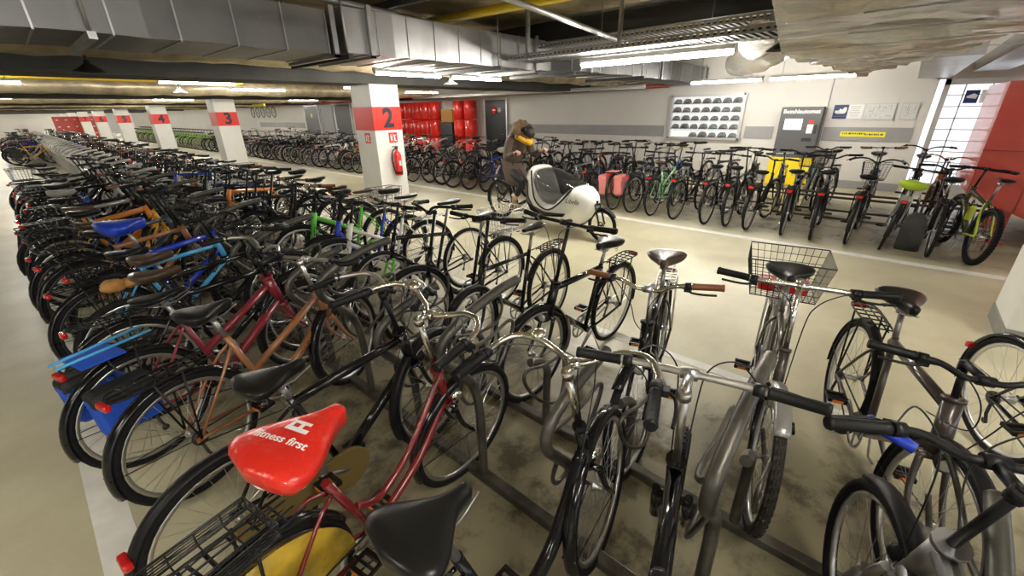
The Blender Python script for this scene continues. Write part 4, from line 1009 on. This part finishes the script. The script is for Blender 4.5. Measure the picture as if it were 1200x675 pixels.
bike(3.2, -1.35, 200, 'black bicycle mostly out of frame at the right edge', GR, frame='diamond', bar='flat', barz=1.05, sz=.95)
tag(MB().tube([V(0, 0, 0), V(.03, .11, .02), V(.035, .13, .04)], [.02, .02, .012], 8).obj('bar_lock', 'blue', None, Matrix.Translation((1.62, -.28, .83))), 'blue folding lock tucked between the bars at the lower right', 'lock')
bike(2.96, 1.50, 180, 'black upright trekking bicycle with tall straight bar and small rear carrier in the middle', GR, frame='diamond', bar='flat', barz=1.20, saddle='city', sz=.93, guards='black', carrier='black', steer=-2, lean=-2, fat=1.4, barw=1.12)
bike(2.9, 2.10, 184, 'black bicycle with chrome bar end lamp behind the tall straight-bar bicycle', GR, frame='diamond', bar='flat', barz=1.15, saddle='sport', sz=.95, steer=8, lean=3)
bike(2.92, 2.72, 182, 'black city bicycle carrying a wide silver wire basket at the rear, near the cargo bicycle', GR, frame='wave', bar='north', barz=1.1, sz=.95, basket=dict(c=(-.06, 0, .76), d=(.38, .34, .22), mat='wire_silver', nx=8), lean=2, steer=-7)
bike(2.98, 3.3, 178, 'dark bicycle with bright green fork near the middle of the main rack', GR, frame='mtb', fcol='black', fork='green', bar='flat', barz=1.08, sz=1.0, saddle='sport', guards=None, carrier=None, tyre='tyre', steer=5)

# ------------------------------------------------------------------ the rest of the main rack, one by one
rg = random.Random(21)
COLW = {'black': 'black', 'black_matte': 'matt black', 'dark_blue_grey': 'dark blue-grey', 'navy': 'navy blue', 'bronze_grey': 'dark bronze', 'silver_paint': 'silver', 'dark_red': 'dark red', 'red': 'red', 'blue': 'bright blue', 'green': 'bright green', 'orange': 'orange', 'white_paint': 'white', 'mint': 'mint green', 'lime': 'lime green', 'green_rental': 'green', 'yellow_orange': 'yellow-orange', 'alu_grey': 'grey', 'purple': 'purple', 'orange_brown': 'copper brown', 'blue_light': 'light blue', 'maroon': 'maroon'}
BW = {'flat': 'flat-bar', 'riser': 'raised-bar', 'swept': 'swept-bar', 'north': 'curved-bar', 'butterfly': 'loop-bar', 'drop': 'drop-bar'}
def rspec(lod, r, cols=None):
    c = cols or ['black']*16+['black_matte']*10+['dark_blue_grey']*2+['navy', 'bronze_grey', 'silver_paint', 'dark_red', 'silver_paint', 'blue', 'alu_grey', 'white_paint', 'red', 'orange_brown']
    k = r.choice(['diamond']*5+['mixte', 'stepthru', 'stepthru', 'wave', 'mtb'])
    d = dict(lod=lod, frame=k, fcol=r.choice(c), bar=r.choice(['flat', 'flat', 'riser', 'north', 'north', 'swept', 'butterfly', 'butterfly', 'drop'] if k != 'mtb' else ['flat', 'riser']), barmat=r.choice(['black_matte']*4+['alu', 'chrome']),
             barz=r.choice([1.0, 1.05, 1.1, 1.15]), sz=r.choice([.92, .96, 1.0, 1.03]), saddle=r.choice(['city', 'city', 'wide', 'sport']), smat=r.choice(['saddle_black']*6+['saddle_brown']),
             spokes=r.choice(['spoke', 'spoke_dark']), post=r.choice(['black_matte', 'alu_grey']), rim=r.choice(['rim_silver', 'rim_black']), steer=r.uniform(-14, 14), lean=r.uniform(-4, 4), fork=r.choice([None, None, 'black', 'alu_grey']), grip=r.choice(['grip_black']*6+['grip_brown']), fat=r.choice([1.2, 1.4, 1.6]), lock=r.choice(['black_matte', 'black_matte', None, None, 'bag_blue', 'cable']) if lod != 'far' else None)
    if d['fcol'] in ('silver_paint', 'white_paint'): d['fork'] = None
    if k == 'mtb' or r.random() < .15: d.update(guards=None, carrier=None, sus=(k == 'mtb'), tw=.025)
    else:
        d.update(guards=r.choice(['black']*5+['black_matte']*4+['silver_paint']), carrier=r.choice(['black_matte']*7+['alu']), tw=.020)
        if r.random() < .3: d['case'] = 'plastic'
        if r.random() < .13 and lod != 'far': d['basket'] = dict(c=(-.06, 0, .75), d=(.36, .30, .22), nx=7)
        if r.random() < .08 and lod != 'far': d['fbasket'] = dict(nx=7)
    return d
def lab_for(s, place):
    x = COLW.get(s['fcol'], s['fcol'])+' '+BW[s['bar']]+' bicycle'
    if s.get('basket'): x += ' with basket'
    elif s.get('fbasket'): x += ' with basket'
    elif s['smat'] == 'saddle_brown': x += ' with brown saddle'
    return x+', '+place
SPECIAL_L = {3.3: dict(fcol='black', saddle='city', sz=.93), 3.75: dict(fcol='black', frame='diamond'), 4.2: dict(fcol='blue_light', fork='black', fat=1, sz=.88, smat='saddle_black'), 5.1: dict(sz=.90), 4.65: dict(fcol='blue', frame='diamond', fat=1.6, bar='flat', barmat='alu', sz=1.03),
             5.55: dict(fcol='black_matte'), 6.45: dict(fcol='yellow_orange', frame='wave', sz=.95, saddle='city'), 6.9: dict(fcol='orange', frame='mtb'), 7.35: dict(fcol='black', saddle='wide', smat='saddle_grey')}
y = 3.30; i = 0; left = []
while y < 13.2:
    sp = rspec('near' if y < 4.5 else 'mid', rg); sp.update(SPECIAL_L.get(round(y, 2), {}))
    x = .10+rg.uniform(-.10, .12); deg = rg.uniform(4, 20)
    root = bike(x, y+rg.uniform(-.06, .06), deg, lab_for(sp, '%s past the blue bags in the left rack row' % ORD[i]), GL, **sp); left.append((root, sp, y)); i += 1; y = round(y+.45, 2)
for (root, sp, y) in left:
    if y == 4.65: o = saddle_cover(root, 'bright blue saddle cover in the left part of the main rack', 'cover_blue', sp['sz'])
    if y == 3.75:
        b = MB(); q = random.Random(2); b.ball((0, 0, 0), (.07, .06, .045), 14, 9); b.ball((.10, .01, -.005), (.06, .045, .035), 14, 9)
        for v in b.v: v += V(q.uniform(-1, 1), q.uniform(-1, 1), q.uniform(-1, 1))*.008
        tag(b.obj('paper_bag', 'paper_brown', None, root.matrix_basis @ Matrix.Translation((-.02, 0, .79))), 'crumpled brown paper bag lying on a carrier at the left', 'paper bag')
    if y in (11.4,): pannier(root, 'carrier_box', 'black flat box bag on the carrier of a far left bicycle', 'bag_black', (1, -1), cat='bag')
# far left row beyond the empty arches
ob = bike(.05, 28.0, 4, 'orange bicycle with black pannier, first one beyond the empty rack arches', GL, lod='mid', frame='diamond', fcol='yellow_orange', fat=1.3, bar='flat', guards='black', carrier='black_matte', rim='rim_black'); pannier(ob, 'pannier_bag', 'black pannier bag on the far orange bicycle', 'bag_black', (1, -1))
for i in range(26):
    sp = rspec('far', rg); y = 28.7+i*.75
    bike(.10+rg.uniform(-.2, .2), y, rg.uniform(-3, 12), lab_for(sp, '%s beyond the far orange one' % ORD[i]), GL, **sp)
# right side continuing
y = 3.86; i = 0
while y < 46:
    lod = 'near' if y < 4.2 else ('mid' if y < 12 else 'far'); sp = rspec(lod, rg)
    if i == 2: sp.update(fcol='green', frame='mixte')
    if i == 8: sp.update(fcol='orange', frame='diamond')
    if lod == 'far' and rg.random() < .2: sp['sz'] = 1.06
    seg = int((y-8)//9.75)+2; place = '%s past the green one in the right rack row' % ORD[i] if i < 10 else '%s past pillar %s in the right rack row' % (ORD[int(((y-8) % 9.75)/.45)], NUM[seg])
    bike(2.92+rg.uniform(-.12, .12), y+rg.uniform(-.06, .06), 180+rg.uniform(-10, 8), lab_for(sp, place), GR, **sp); i += 1; y += .45

# ------------------------------------------------------------------ the row at the white wall
WS = [ # y, heading, spec
 (-1.00, 12, dict(frame='mtb', fcol='olive_black', fork='black', sus=True, tw=.032, knobs=True, bar='butterfly', barz=1.06, guards=None, carrier=None, sz=1.0, saddle='sport', rim='rim_black', fat=1.3), 'black and yellow-green mountain bicycle with fat tyres at the right end'),
 (-.62, 0, dict(frame='mtb', fcol='black', bar='riser', barz=1.02, sz=.97, guards=None, carrier='black_matte'), 'black bicycle behind the concrete stopper beside the mountain bicycle'),
 (-.14, -3, dict(frame='diamond', fcol='silver_paint', bar='flat', barz=1.0, sz=.88, carrier='alu'), 'silver bicycle under the yellow-green saddle cover'),
 (.24, -2, dict(frame='diamond', fcol='black', bar='north', barz=1.05, sz=.93, fbasket=dict(nx=7)), 'black bicycle with front basket left of the yellow-green saddle cover'),
 (.66, 3, dict(frame='diamond', fcol='black_matte', bar='riser', barz=1.1, sz=.97), 'matt black bicycle standing right of the pay machine'),
 (1.04, 4, dict(frame='diamond', fcol='black', bar='riser', barz=1.15, sz=.95, fat=1.3), 'black bicycle in front of the pay machine, right of its yellow part'),
 (1.54, -2, dict(frame='wave', fcol='black', bar='riser', barz=1.02, sz=.90, case='plastic'), 'low black bicycle just left of the yellow part of the pay machine'),
 (1.86, 2, dict(frame='diamond', fcol='black_matte', bar='butterfly', barz=1.20, sz=.94, tw=.022), 'tall bicycle with large looped bar right of the helmet case'),
 (2.18, -2, dict(frame='diamond', fcol='black', bar='flat', barz=1.08, sz=.95), 'black bicycle under the right part of the helmet case'),
 (2.72, -3, dict(frame='diamond', fcol='black', bar='flat', barz=1.08, sz=.95, fat=1.3), 'black bicycle under the left part of the helmet case'),
 (3.16, 0, dict(frame='mixte', fcol='mint', bar='north', barz=1.1, sz=.95, smat='saddle_brown', barmat='gold'), 'mint green bicycle with brown saddle in the wall row'),
 (3.56, -5, dict(frame='diamond', fcol='black', bar='flat', barz=1.05, sz=.92), 'black bicycle between the mint green one and the pink bags'),
 (3.96, 3, dict(frame='diamond', fcol='black', bar='flat', barz=1.12, sz=.97, fat=1.2), 'black bicycle that carries the pink pannier bags'),
]
PK = None
for k, (y, dg, sp, lab) in enumerate(WS):
    x = 7.45 if k else 7.42
    root = bike(x+(.02*k % .08), y, dg, lab, GW, lod='mid' if k else 'near', lean=(8 if k == 2 else (5 if k == 0 else rg.uniform(-3, 3))), steer=rg.uniform(-10, 10), **sp)
    if k == 0:
        b = MB()
        for s in (-1, 1): b.tube(smooth_path([V(BBX-.03, s*.03, BBZ), V(.30, s*.05, .30), V(0, s*.068, RW)], 3), .014, 8); b.tube(smooth_path([V(.285, s*.02, .70), V(.19, s*.06, .60), V(0, s*.068, RW)], 3), .013, 8)
        b.obj('rear_stays', 'lime', root); rbox((.60, 0, .52), (.07, .07, .2), .03, 3).obj('bottle', 'lime', root)
    if k == 2: saddle_cover(root, 'yellow-green saddle cover on the silver bicycle at the right of the wall row', 'cover_green', .88)
    if k == 12: PK = root
pannier(PK, 'pannier_bag', 'faded pink-red double pannier bag in the wall row right of the cargo bicycle', 'bag_pink', (1, -1), c=(-.05, 0, .5), d=(.34, .16, .36))
y = 4.45; i = 0
while y < 29.5:
    lod = 'mid' if y < 9 else 'far'; sp = rspec(lod, rg)
    if abs(y-14.9) < .3: sp.update(fcol='orange', lod='mid')
    if 11.5 < y < 12.5: sp.update(fcol='blue_light')
    place = '%s leftward of the pink bags in the wall row' % ORD[i]
    root = bike(7.45+rg.uniform(-.08, .1), y+rg.uniform(-.05, .05), rg.uniform(-8, 14), lab_for(sp, place), GW, **sp); 
    if i == 4: saddle_cover(root, 'pale beige saddle cover in the wall row behind the rider', 'saddle_grey', sp['sz'])
    i += 1; y += .58
# other side of the wall rack, facing back
y = -.75; i = 0
while y < 27:
    lod = 'mid' if y < 7 else 'far'; sp = rspec(lod, rg)
    bike(10.78+rg.uniform(-.1, .1), y+rg.uniform(-.08, .08), 180+rg.uniform(-9, 9), lab_for(sp, '%s from the right behind the wall row' % ORD[i]), 'bicycles on the back side of the wall row', z0=0, **sp); i += 1; y += .5 if y < 9 else .9
# green rental bicycles further back
for i in range(34):
    sp = dict(lod='far', frame='wave', fcol='green_rental', fork='green_rental', bar='north', barmat='black_matte', grip='grip_black', guards='lime' if i % 3 == 0 else 'black_matte', carrier=None, smat='saddle_black', tw=.022, fat=1.3)
    bike(7.35, 30.6+i*.62, 6, 'green hire bicycle between pillars three and four, %s from the right' % ORD[i], 'green bicycles between pillars three and four', **sp)

# ------------------------------------------------------------------ cargo bicycle
A = V(5.69, 5.30, 0); D = (V(5.45, 2.92, 0)-A).normalized(); CM = basis(A, D, V(0, 0, 1).cross(D))
cg = thing('cargo_bicycle', 'white cargo bicycle with rounded box and clear dark rain cover in the aisle', 'cargo bicycle', CM)
CW = 2.27; R2 = .25
wO = link('rear_wheel', tyre_mesh('near', .024, 'tyre', False), cg, Matrix.Translation((0, 0, RW))); link('rim', rim_mesh('near', 'rim_black', .024), wO); link('spokes', spoke_mesh('near', 'spoke_dark', .024), wO)
MF = Matrix.Translation((CW, 0, R2)) @ Matrix.Scale(R2/RW, 4); wO = link('front_wheel', tyre_mesh('near', .032, 'tyre', False), cg, MF); link('rim', rim_mesh('near', 'rim_black', .032), wO); link('spokes', spoke_mesh('near', 'spoke_dark', .032, True), wO)
b = MB(); bb = V(.46, 0, .30); b.tube([bb, V(.30, 0, .72)], .02, 10); b.tube([V(.30, 0, .66), V(.88, 0, .62)], .025, 10); b.tube([bb, V(.88, 0, .50)], .03, 10); b.tube([V(.84, 0, .40), V(.80, 0, .86)], .024, 10)
for s in (-1, 1): b.tube([bb, V(0, s*.065, RW)], .011, 8); b.tube([V(.31, 0, .66), V(0, s*.065, RW)], .009, 8)
b.tube(smooth_path([V(.88, 0, .5), V(1.0, 0, .22), V(1.5, 0, .18), V(1.95, 0, .24), V(2.12, 0, .52), V(2.16, 0, .60)], 5), .025, 10); b.obj('frame', 'black', cg)
b = MB()
for s in (-1, 1): b.tube([V(2.17, s*.06, .55), V(CW, s*.07, R2)], .014, 8)
b.tube([V(2.17, -.06, .55), V(2.17, .06, .55)], .018, 8); b.obj('fork', 'black', cg)
b = MB(); b.lathe([(R2+.01, -.04), (R2+.018, 0), (R2+.01, .04), (R2+.004, .04), (R2+.012, 0), (R2+.004, -.04)], 18, (CW, 0, R2), a0=.6, a1=2.6); b.obj('mudguard', 'black_matte', cg)
# box shell: side profile, upper edge and lower edge
prof = [(.86, .30, .70, .05), (.90, .20, .98, .24), (.98, .16, 1.04, .29), (1.06, .15, 1.03, .31), (1.12, .15, .90, .315), (1.22, .15, .62, .32), (1.38, .15, .50, .33), (1.55, .16, .52, .33), (1.70, .18, .70, .31), (1.84, .20, .80, .28), (1.97, .24, .78, .24), (2.08, .34, .70, .18), (2.16, .46, .60, .08)]
rings = []
for (x, z0, z1, hw) in prof:
    ring = []
    for j in range(24):
        a = 2*PI*j/24; yy = math.cos(a); zz = math.sin(a); ring.append(V(x, hw*math.copysign(abs(yy)**.55, yy)*(1-.10*(zz < 0)*abs(zz)), (z0+z1)/2+(z1-z0)/2*math.copysign(abs(zz)**.6, zz)))
    rings.append(ring)
MB().loft(rings).obj('cargo_box', 'cargo_white', cg)
# clear cover
rings = []
for (x, z0, z1, hw) in [(1.07, .60, 1.00, .27), (1.16, .55, 1.00, .285), (1.30, .42, .99, .30), (1.5, .42, .93, .30), (1.68, .52, .86, .285), (1.86, .66, .80, .22)]:
    rings.append([V(x, hw*math.copysign(abs(math.cos(a))**.6, math.cos(a)), (z0+z1)/2+(z1-z0)/2*math.copysign(abs(math.sin(a))**.8, math.sin(a))) for a in [2*PI*j/20 for j in range(20)]])
MB().loft(rings).obj('rain_cover', 'clear_cover', cg)
b = MB()
for s in (-1, 1): b.tube(smooth_path([V(1.09, s*.30, .98), V(1.13, s*.325, .75), V(1.22, s*.335, .52), V(1.45, s*.34, .42), V(1.66, s*.33, .52), V(1.86, s*.24, .76)], 5), .013, 6)
b.obj('cover_rim', 'black_matte', cg)
b = MB()
for s in (-1, 1):
    v0 = len(b.v); q = [(.935, .84), (.99, .82), (1.03, .56), (1.14, .44), (1.40, .38), (1.80, .40), (1.76, .35), (1.40, .31), (1.10, .36), (.97, .50)]
    for off in (-.03, .026):
        for p in q:
            hw = np.interp(p[0], [r_[0] for r_ in prof], [r_[3] for r_ in prof]); b.v.append(V(p[0], s*(hw+off-.004), p[1]))
    n_ = len(q)
    for j in range(n_): b.face((v0+j, v0+(j+1) % n_, v0+n_+(j+1) % n_, v0+n_+j))
    b.face([v0+j for j in range(n_)][::-1]); b.face([v0+n_+j for j in range(n_)])
b.obj('side_stripe', 'black', cg)
link('lettering', text_mesh('lettering', 'Libelle', .11, 'ink', .0, .001, shear=.4), cg, basis((1.93, .31, .60), (-1, 0, 0), (0, 0, 1)))
link('lettering', text_mesh('lettering', 'Libelle', .10, 'ink', .0, .001, shear=.4), cg, basis((1.93, -.31, .60), (1, .0, 0), (0, 0, 1)))
sO = link('saddle', saddle_mesh('near', 'city', 'saddle_black'), cg, Matrix.Translation((.24, 0, .95))); MB().tube([(.30, 0, .70), (.25, 0, .92)], .014, 8).obj('seat_post', 'alu', cg)
b = MB(); c_ = V(.86, 0, 1.20); b.tube([V(.80, 0, .84), V(.78, 0, 1.16), c_], .015, 8); b.tube(smooth_path([V(.78, .34, 1.21), V(.84, .25, 1.22), V(.88, .1, 1.20), V(.88, -.1, 1.20), V(.84, -.25, 1.22), V(.78, -.34, 1.21)], 4), .012, 8); hbx = b.obj('handlebar', 'black_matte', cg)
for s in (-1, 1): MB().tube([V(.81, s*.27, 1.218), V(.775, s*.36, 1.212)], .018, 8).obj('grip', 'grip_black', hbx)
link('crankset', crank_mesh('near'), cg)
for s in (-1, 1): link('pedal', pedal_mesh(s, 'near'), cg)
link('chain', chain_mesh('near'), cg); link('luggage_carrier', carrier_mesh('near', 'black_matte'), cg); link('rear_mudguard', guard_mesh('near', 'black_matte', .45, PI+.25, .03), cg, Matrix.Translation((0, 0, RW)))
link('rear_basket', basket_mesh((-.10, 0, .76), (.34, .34, .26), mat='wire', nx=9), cg)

# ------------------------------------------------------------------ rider
def skin(name, mat, joints, edges, parent, root=0, sub=2, M=None):
    me = bpy.data.meshes.new(name); me.from_pydata([j[0] for j in joints], edges, []); me.materials.append(MT[mat]); o = link(name, me, parent, M)
    md = o.modifiers.new('skin', 'SKIN'); md.use_smooth_shade = True; md.branch_smoothing = .6
    lay = me.skin_vertices[0].data
    for i, j in enumerate(joints):
        r = j[1]; lay[i].radius = (r, r) if not isinstance(r, tuple) else r; lay[i].use_root = (i == root)
    s_ = o.modifiers.new('sub', 'SUBSURF'); s_.levels = s_.render_levels = sub; return o
pr = thing('person', 'person in a brown hooded coat and mustard scarf bending over the cargo bicycle handlebar', 'person', CM)
hip = (.30, 0, .98)
J = [(hip, .125), ((.34, 0, 1.12), .125), ((.44, 0, 1.30), .135), ((.52, 0, 1.43), .11), ((.57, 0, 1.49), .052), ((.61, 0, 1.53), .052)]
E_ = [(0, 1), (1, 2), (2, 3), (3, 4), (4, 5)]
hands = []
for s in (-1, 1):
    k = len(J); J += [((.50, s*.16, 1.43), .055), ((.50, s*.27, 1.20), .043), ((.56, s*.30, 1.14), .040), ((.74, s*.30, 1.225), .027), ((.77, s*.305, 1.235), .026)]; E_ += [(3, k), (k, k+1), (k+1, k+2), (k+2, k+3), (k+3, k+4)]
for s in (-1, 1):
    k = len(J); kn = (.72, s*.13, .74) if s < 0 else (.62, s*.15, .70); an = (.52, s*.15, .40) if s < 0 else (.60, s*.18, .30)
    J += [((.31, s*.09, .93), .085), ((kn[0]*.5+.16, s*.12, (kn[2]+.93)/2), .075), (kn, .055), (((kn[0]+an[0])/2, s*.14, (kn[2]+an[2])/2), .052), (an, .034), ((an[0]+.06, s*.155, an[2]-.075), .036), ((an[0]+.17, s*.155, an[2]-.10), .028)]
    E_ += [(0, k), (k, k+1), (k+1, k+2), (k+2, k+3), (k+3, k+4), (k+4, k+5), (k+5, k+6)]
body = skin('body', 'skin', J, E_, pr)
# head as a shaped loft, looking down
HM = Matrix.Translation((.70, 0, 1.50)) @ Matrix.Rotation(math.radians(72), 4, 'Y')
b = MB(); rings = []
for (z, rx, ry, cx) in [(-.125, .020, .024, .055), (-.115, .040, .040, .045), (-.09, .062, .055, .025), (-.06, .078, .064, .012), (-.02, .090, .070, .004), (.02, .096, .074, 0), (.06, .094, .073, -.004), (.09, .080, .064, -.008), (.112, .052, .044, -.01), (.122, .02, .02, -.01)]:
    rings.append([V(cx+rx*math.cos(2*PI*j/20)+(.008 if (j in (0, 1, 19) and -.07 < z < 0) else 0), ry*math.sin(2*PI*j/20), z) for j in range(20)])
b.loft(rings); b.loft([[V(.088+dx, r_*math.cos(2*PI*j/8), z+.0) if False else V(.086+dx, r_*math.cos(2*PI*j/8), z+r_*.8*math.sin(2*PI*j/8)) for j in range(8)] for dx, r_, z in ((-.01, .016, -.02), (.012, .014, -.035), (.024, .008, -.045))])
for s in (-1, 1): b.ball((0.0, s*.075, -.01), (.02, .010, .032), 8, 6)
head = b.obj('head', 'skin', pr, HM)
b = MB()
for s in (-1, 1): b.ball((.083, s*.030, .008), (.010, .014, .007), 8, 6)
b.obj('eyes', 'eye_dark', head); MB().ball((.083, 0, -.070), (.010, .024, .007), 8, 6).obj('mouth', 'lip', head)
b = MB(); rings = []
for (z, rx, ry, cx) in [(-.09, .050, .078, -.065), (-.04, .078, .088, -.040), (.01, .092, .090, -.024), (.05, .104, .090, -.010), (.09, .096, .080, -.004), (.12, .064, .056, -.006), (.135, .02, .02, -.006)]: rings.append([V(cx+rx*math.cos(2*PI*j/20), ry*math.sin(2*PI*j/20), z) for j in range(20)])
b.loft(rings).obj('hair', 'hair', head)
# hands with five fingers curled round the grips
def hand(s):
    hj = [((.745, s*.305, 1.232), .026), ((.785, s*.315, 1.245), .030), ((.80, s*.318, 1.244), .026)]; he = [(0, 1), (1, 2)]
    o = skin('hand', 'skin', hj, he, pr, 0, 1)
    for q in range(4):
        yy = s*(.285+.021*q); ln = (.85, 1, .95, .8)[q]
        pts = [V(.795, yy, 1.243), V(.82, yy, 1.240), V(.835, yy, 1.218), V(.825, yy, 1.198), V(.808, yy, 1.192)]; pts = [pts[0]+(p-pts[0])*ln for p in pts]
        MB().tube(smooth_path(pts, 3), [.0095-.0002*i for i in range(13)], 8).obj('finger', 'skin', o)
    MB().tube(smooth_path([V(.765, s*.285, 1.235), V(.785, s*.265, 1.222), V(.800, s*.262, 1.205)], 3), [.011-.0004*i for i in range(7)], 8).obj('thumb', 'skin', o)
for s in (-1, 1): hand(s)
# coat: torso and sleeves, then skirt over the thighs
CJ = [((.30, 0, 1.00), (.20, .17)), ((.35, 0, 1.15), (.20, .165)), ((.44, 0, 1.32), (.205, .165)), ((.53, 0, 1.45), (.15, .12)), ((.56, 0, 1.49), (.085, .085))]; CE = [(0, 1), (1, 2), (2, 3), (3, 4)]
for s in (-1, 1): k = len(CJ); CJ += [((.50, s*.19, 1.43), .088), ((.50, s*.28, 1.21), .070), ((.56, s*.315, 1.13), .066), ((.72, s*.30, 1.215), .048)]; CE += [(3, k), (k, k+1), (k+1, k+2), (k+2, k+3)]
coat = skin('coat', 'coat_brown', CJ, CE, pr)
b = MB(); rings = []
for (x, z, rx, ry) in [(.31, 1.08, .17, .19), (.34, .98, .19, .205), (.40, .88, .22, .215), (.46, .78, .235, .225), (.50, .68, .235, .235), (.495, .675, .215, .215), (.44, .80, .20, .20)]: rings.append([V(x+rx*math.cos(2*PI*j/24)*(1+.05*math.sin(5*2*PI*j/24)), ry*math.sin(2*PI*j/24), z-.06*math.cos(2*PI*j/24)) for j in range(24)])
b.loft(rings, caps=False).obj('coat_skirt', 'coat_brown', coat)
b = MB(); pts = smooth_path([V(.66, .14, 1.48), V(.60, .15, 1.56), V(.55, .09, 1.63), V(.54, 0, 1.65), V(.55, -.09, 1.63), V(.60, -.15, 1.56), V(.66, -.14, 1.48)], 5); b.tube(pts, [.062+.012*math.sin(i*1.3) for i in range(len(pts))], 12); b.obj('fur_hood', 'fur', coat)
b = MB(); b.loft([[V(x+rx*math.cos(2*PI*j/18), ry*math.sin(2*PI*j/18), z) for j in range(18)] for x, z, rx, ry in ((.44, 1.42, .12, .16), (.49, 1.52, .13, .16), (.53, 1.60, .10, .135), (.54, 1.65, .05, .07))]).obj('hood', 'coat_brown', coat)
b = MB(); b.tube(smooth_path([V(.66, .10, 1.42), V(.57, .11, 1.46), V(.52, 0, 1.48), V(.57, -.11, 1.46), V(.66, -.10, 1.42), V(.73, -.02, 1.37)], 5, closed=True), .042, 12, closed=True); b.tube(smooth_path([V(.72, .06, 1.40), V(.76, 0, 1.36), V(.72, -.06, 1.40)], 4), [.045]*9, 10); b.obj('scarf', 'scarf', pr)
TJ = [((.30, 0, .97), .13)]; TE = []
for s in (-1, 1):
    k = len(TJ); kn = (.72, s*.13, .74) if s < 0 else (.62, s*.15, .70); an = (.52, s*.15, .40) if s < 0 else (.60, s*.18, .30)
    TJ += [((.33, s*.09, .92), .098), ((kn[0]*.5+.16, s*.12, (kn[2]+.93)/2), .088), (kn, .068), (((kn[0]+an[0])/2, s*.145, (kn[2]+an[2])/2), .060), ((kn[0]*.25+an[0]*.75, s*.15, kn[2]*.25+an[2]*.75), .050)]
    TE += [(0, k), (k, k+1), (k+1, k+2), (k+2, k+3), (k+3, k+4)]
skin('trousers', 'trouser', TJ, TE, pr)
for s in (-1, 1):
    an = (.52, s*.15, .40) if s < 0 else (.60, s*.18, .30)
    o = skin('boot', 'boot', [((an[0]+.01, an[1], an[2]+.10), .048), ((an[0], an[1], an[2]), .045), ((an[0]+.04, s*.155, an[2]-.07), .050), ((an[0]+.12, s*.158, an[2]-.09), .042), ((an[0]+.19, s*.158, an[2]-.10), .034)], [(0, 1), (1, 2), (2, 3), (3, 4)], pr, 0, 1)
    rbox((an[0]+.09, s*.157, an[2]-.128), (.27, .085, .022), .01, 2).obj('sole', 'sole', o)
    MB().tube([V(an[0]+.015, an[1], an[2]+.115), V(an[0]+.012, an[1], an[2]+.09)], .052, 12).obj('cuff', 'white_sign', o)
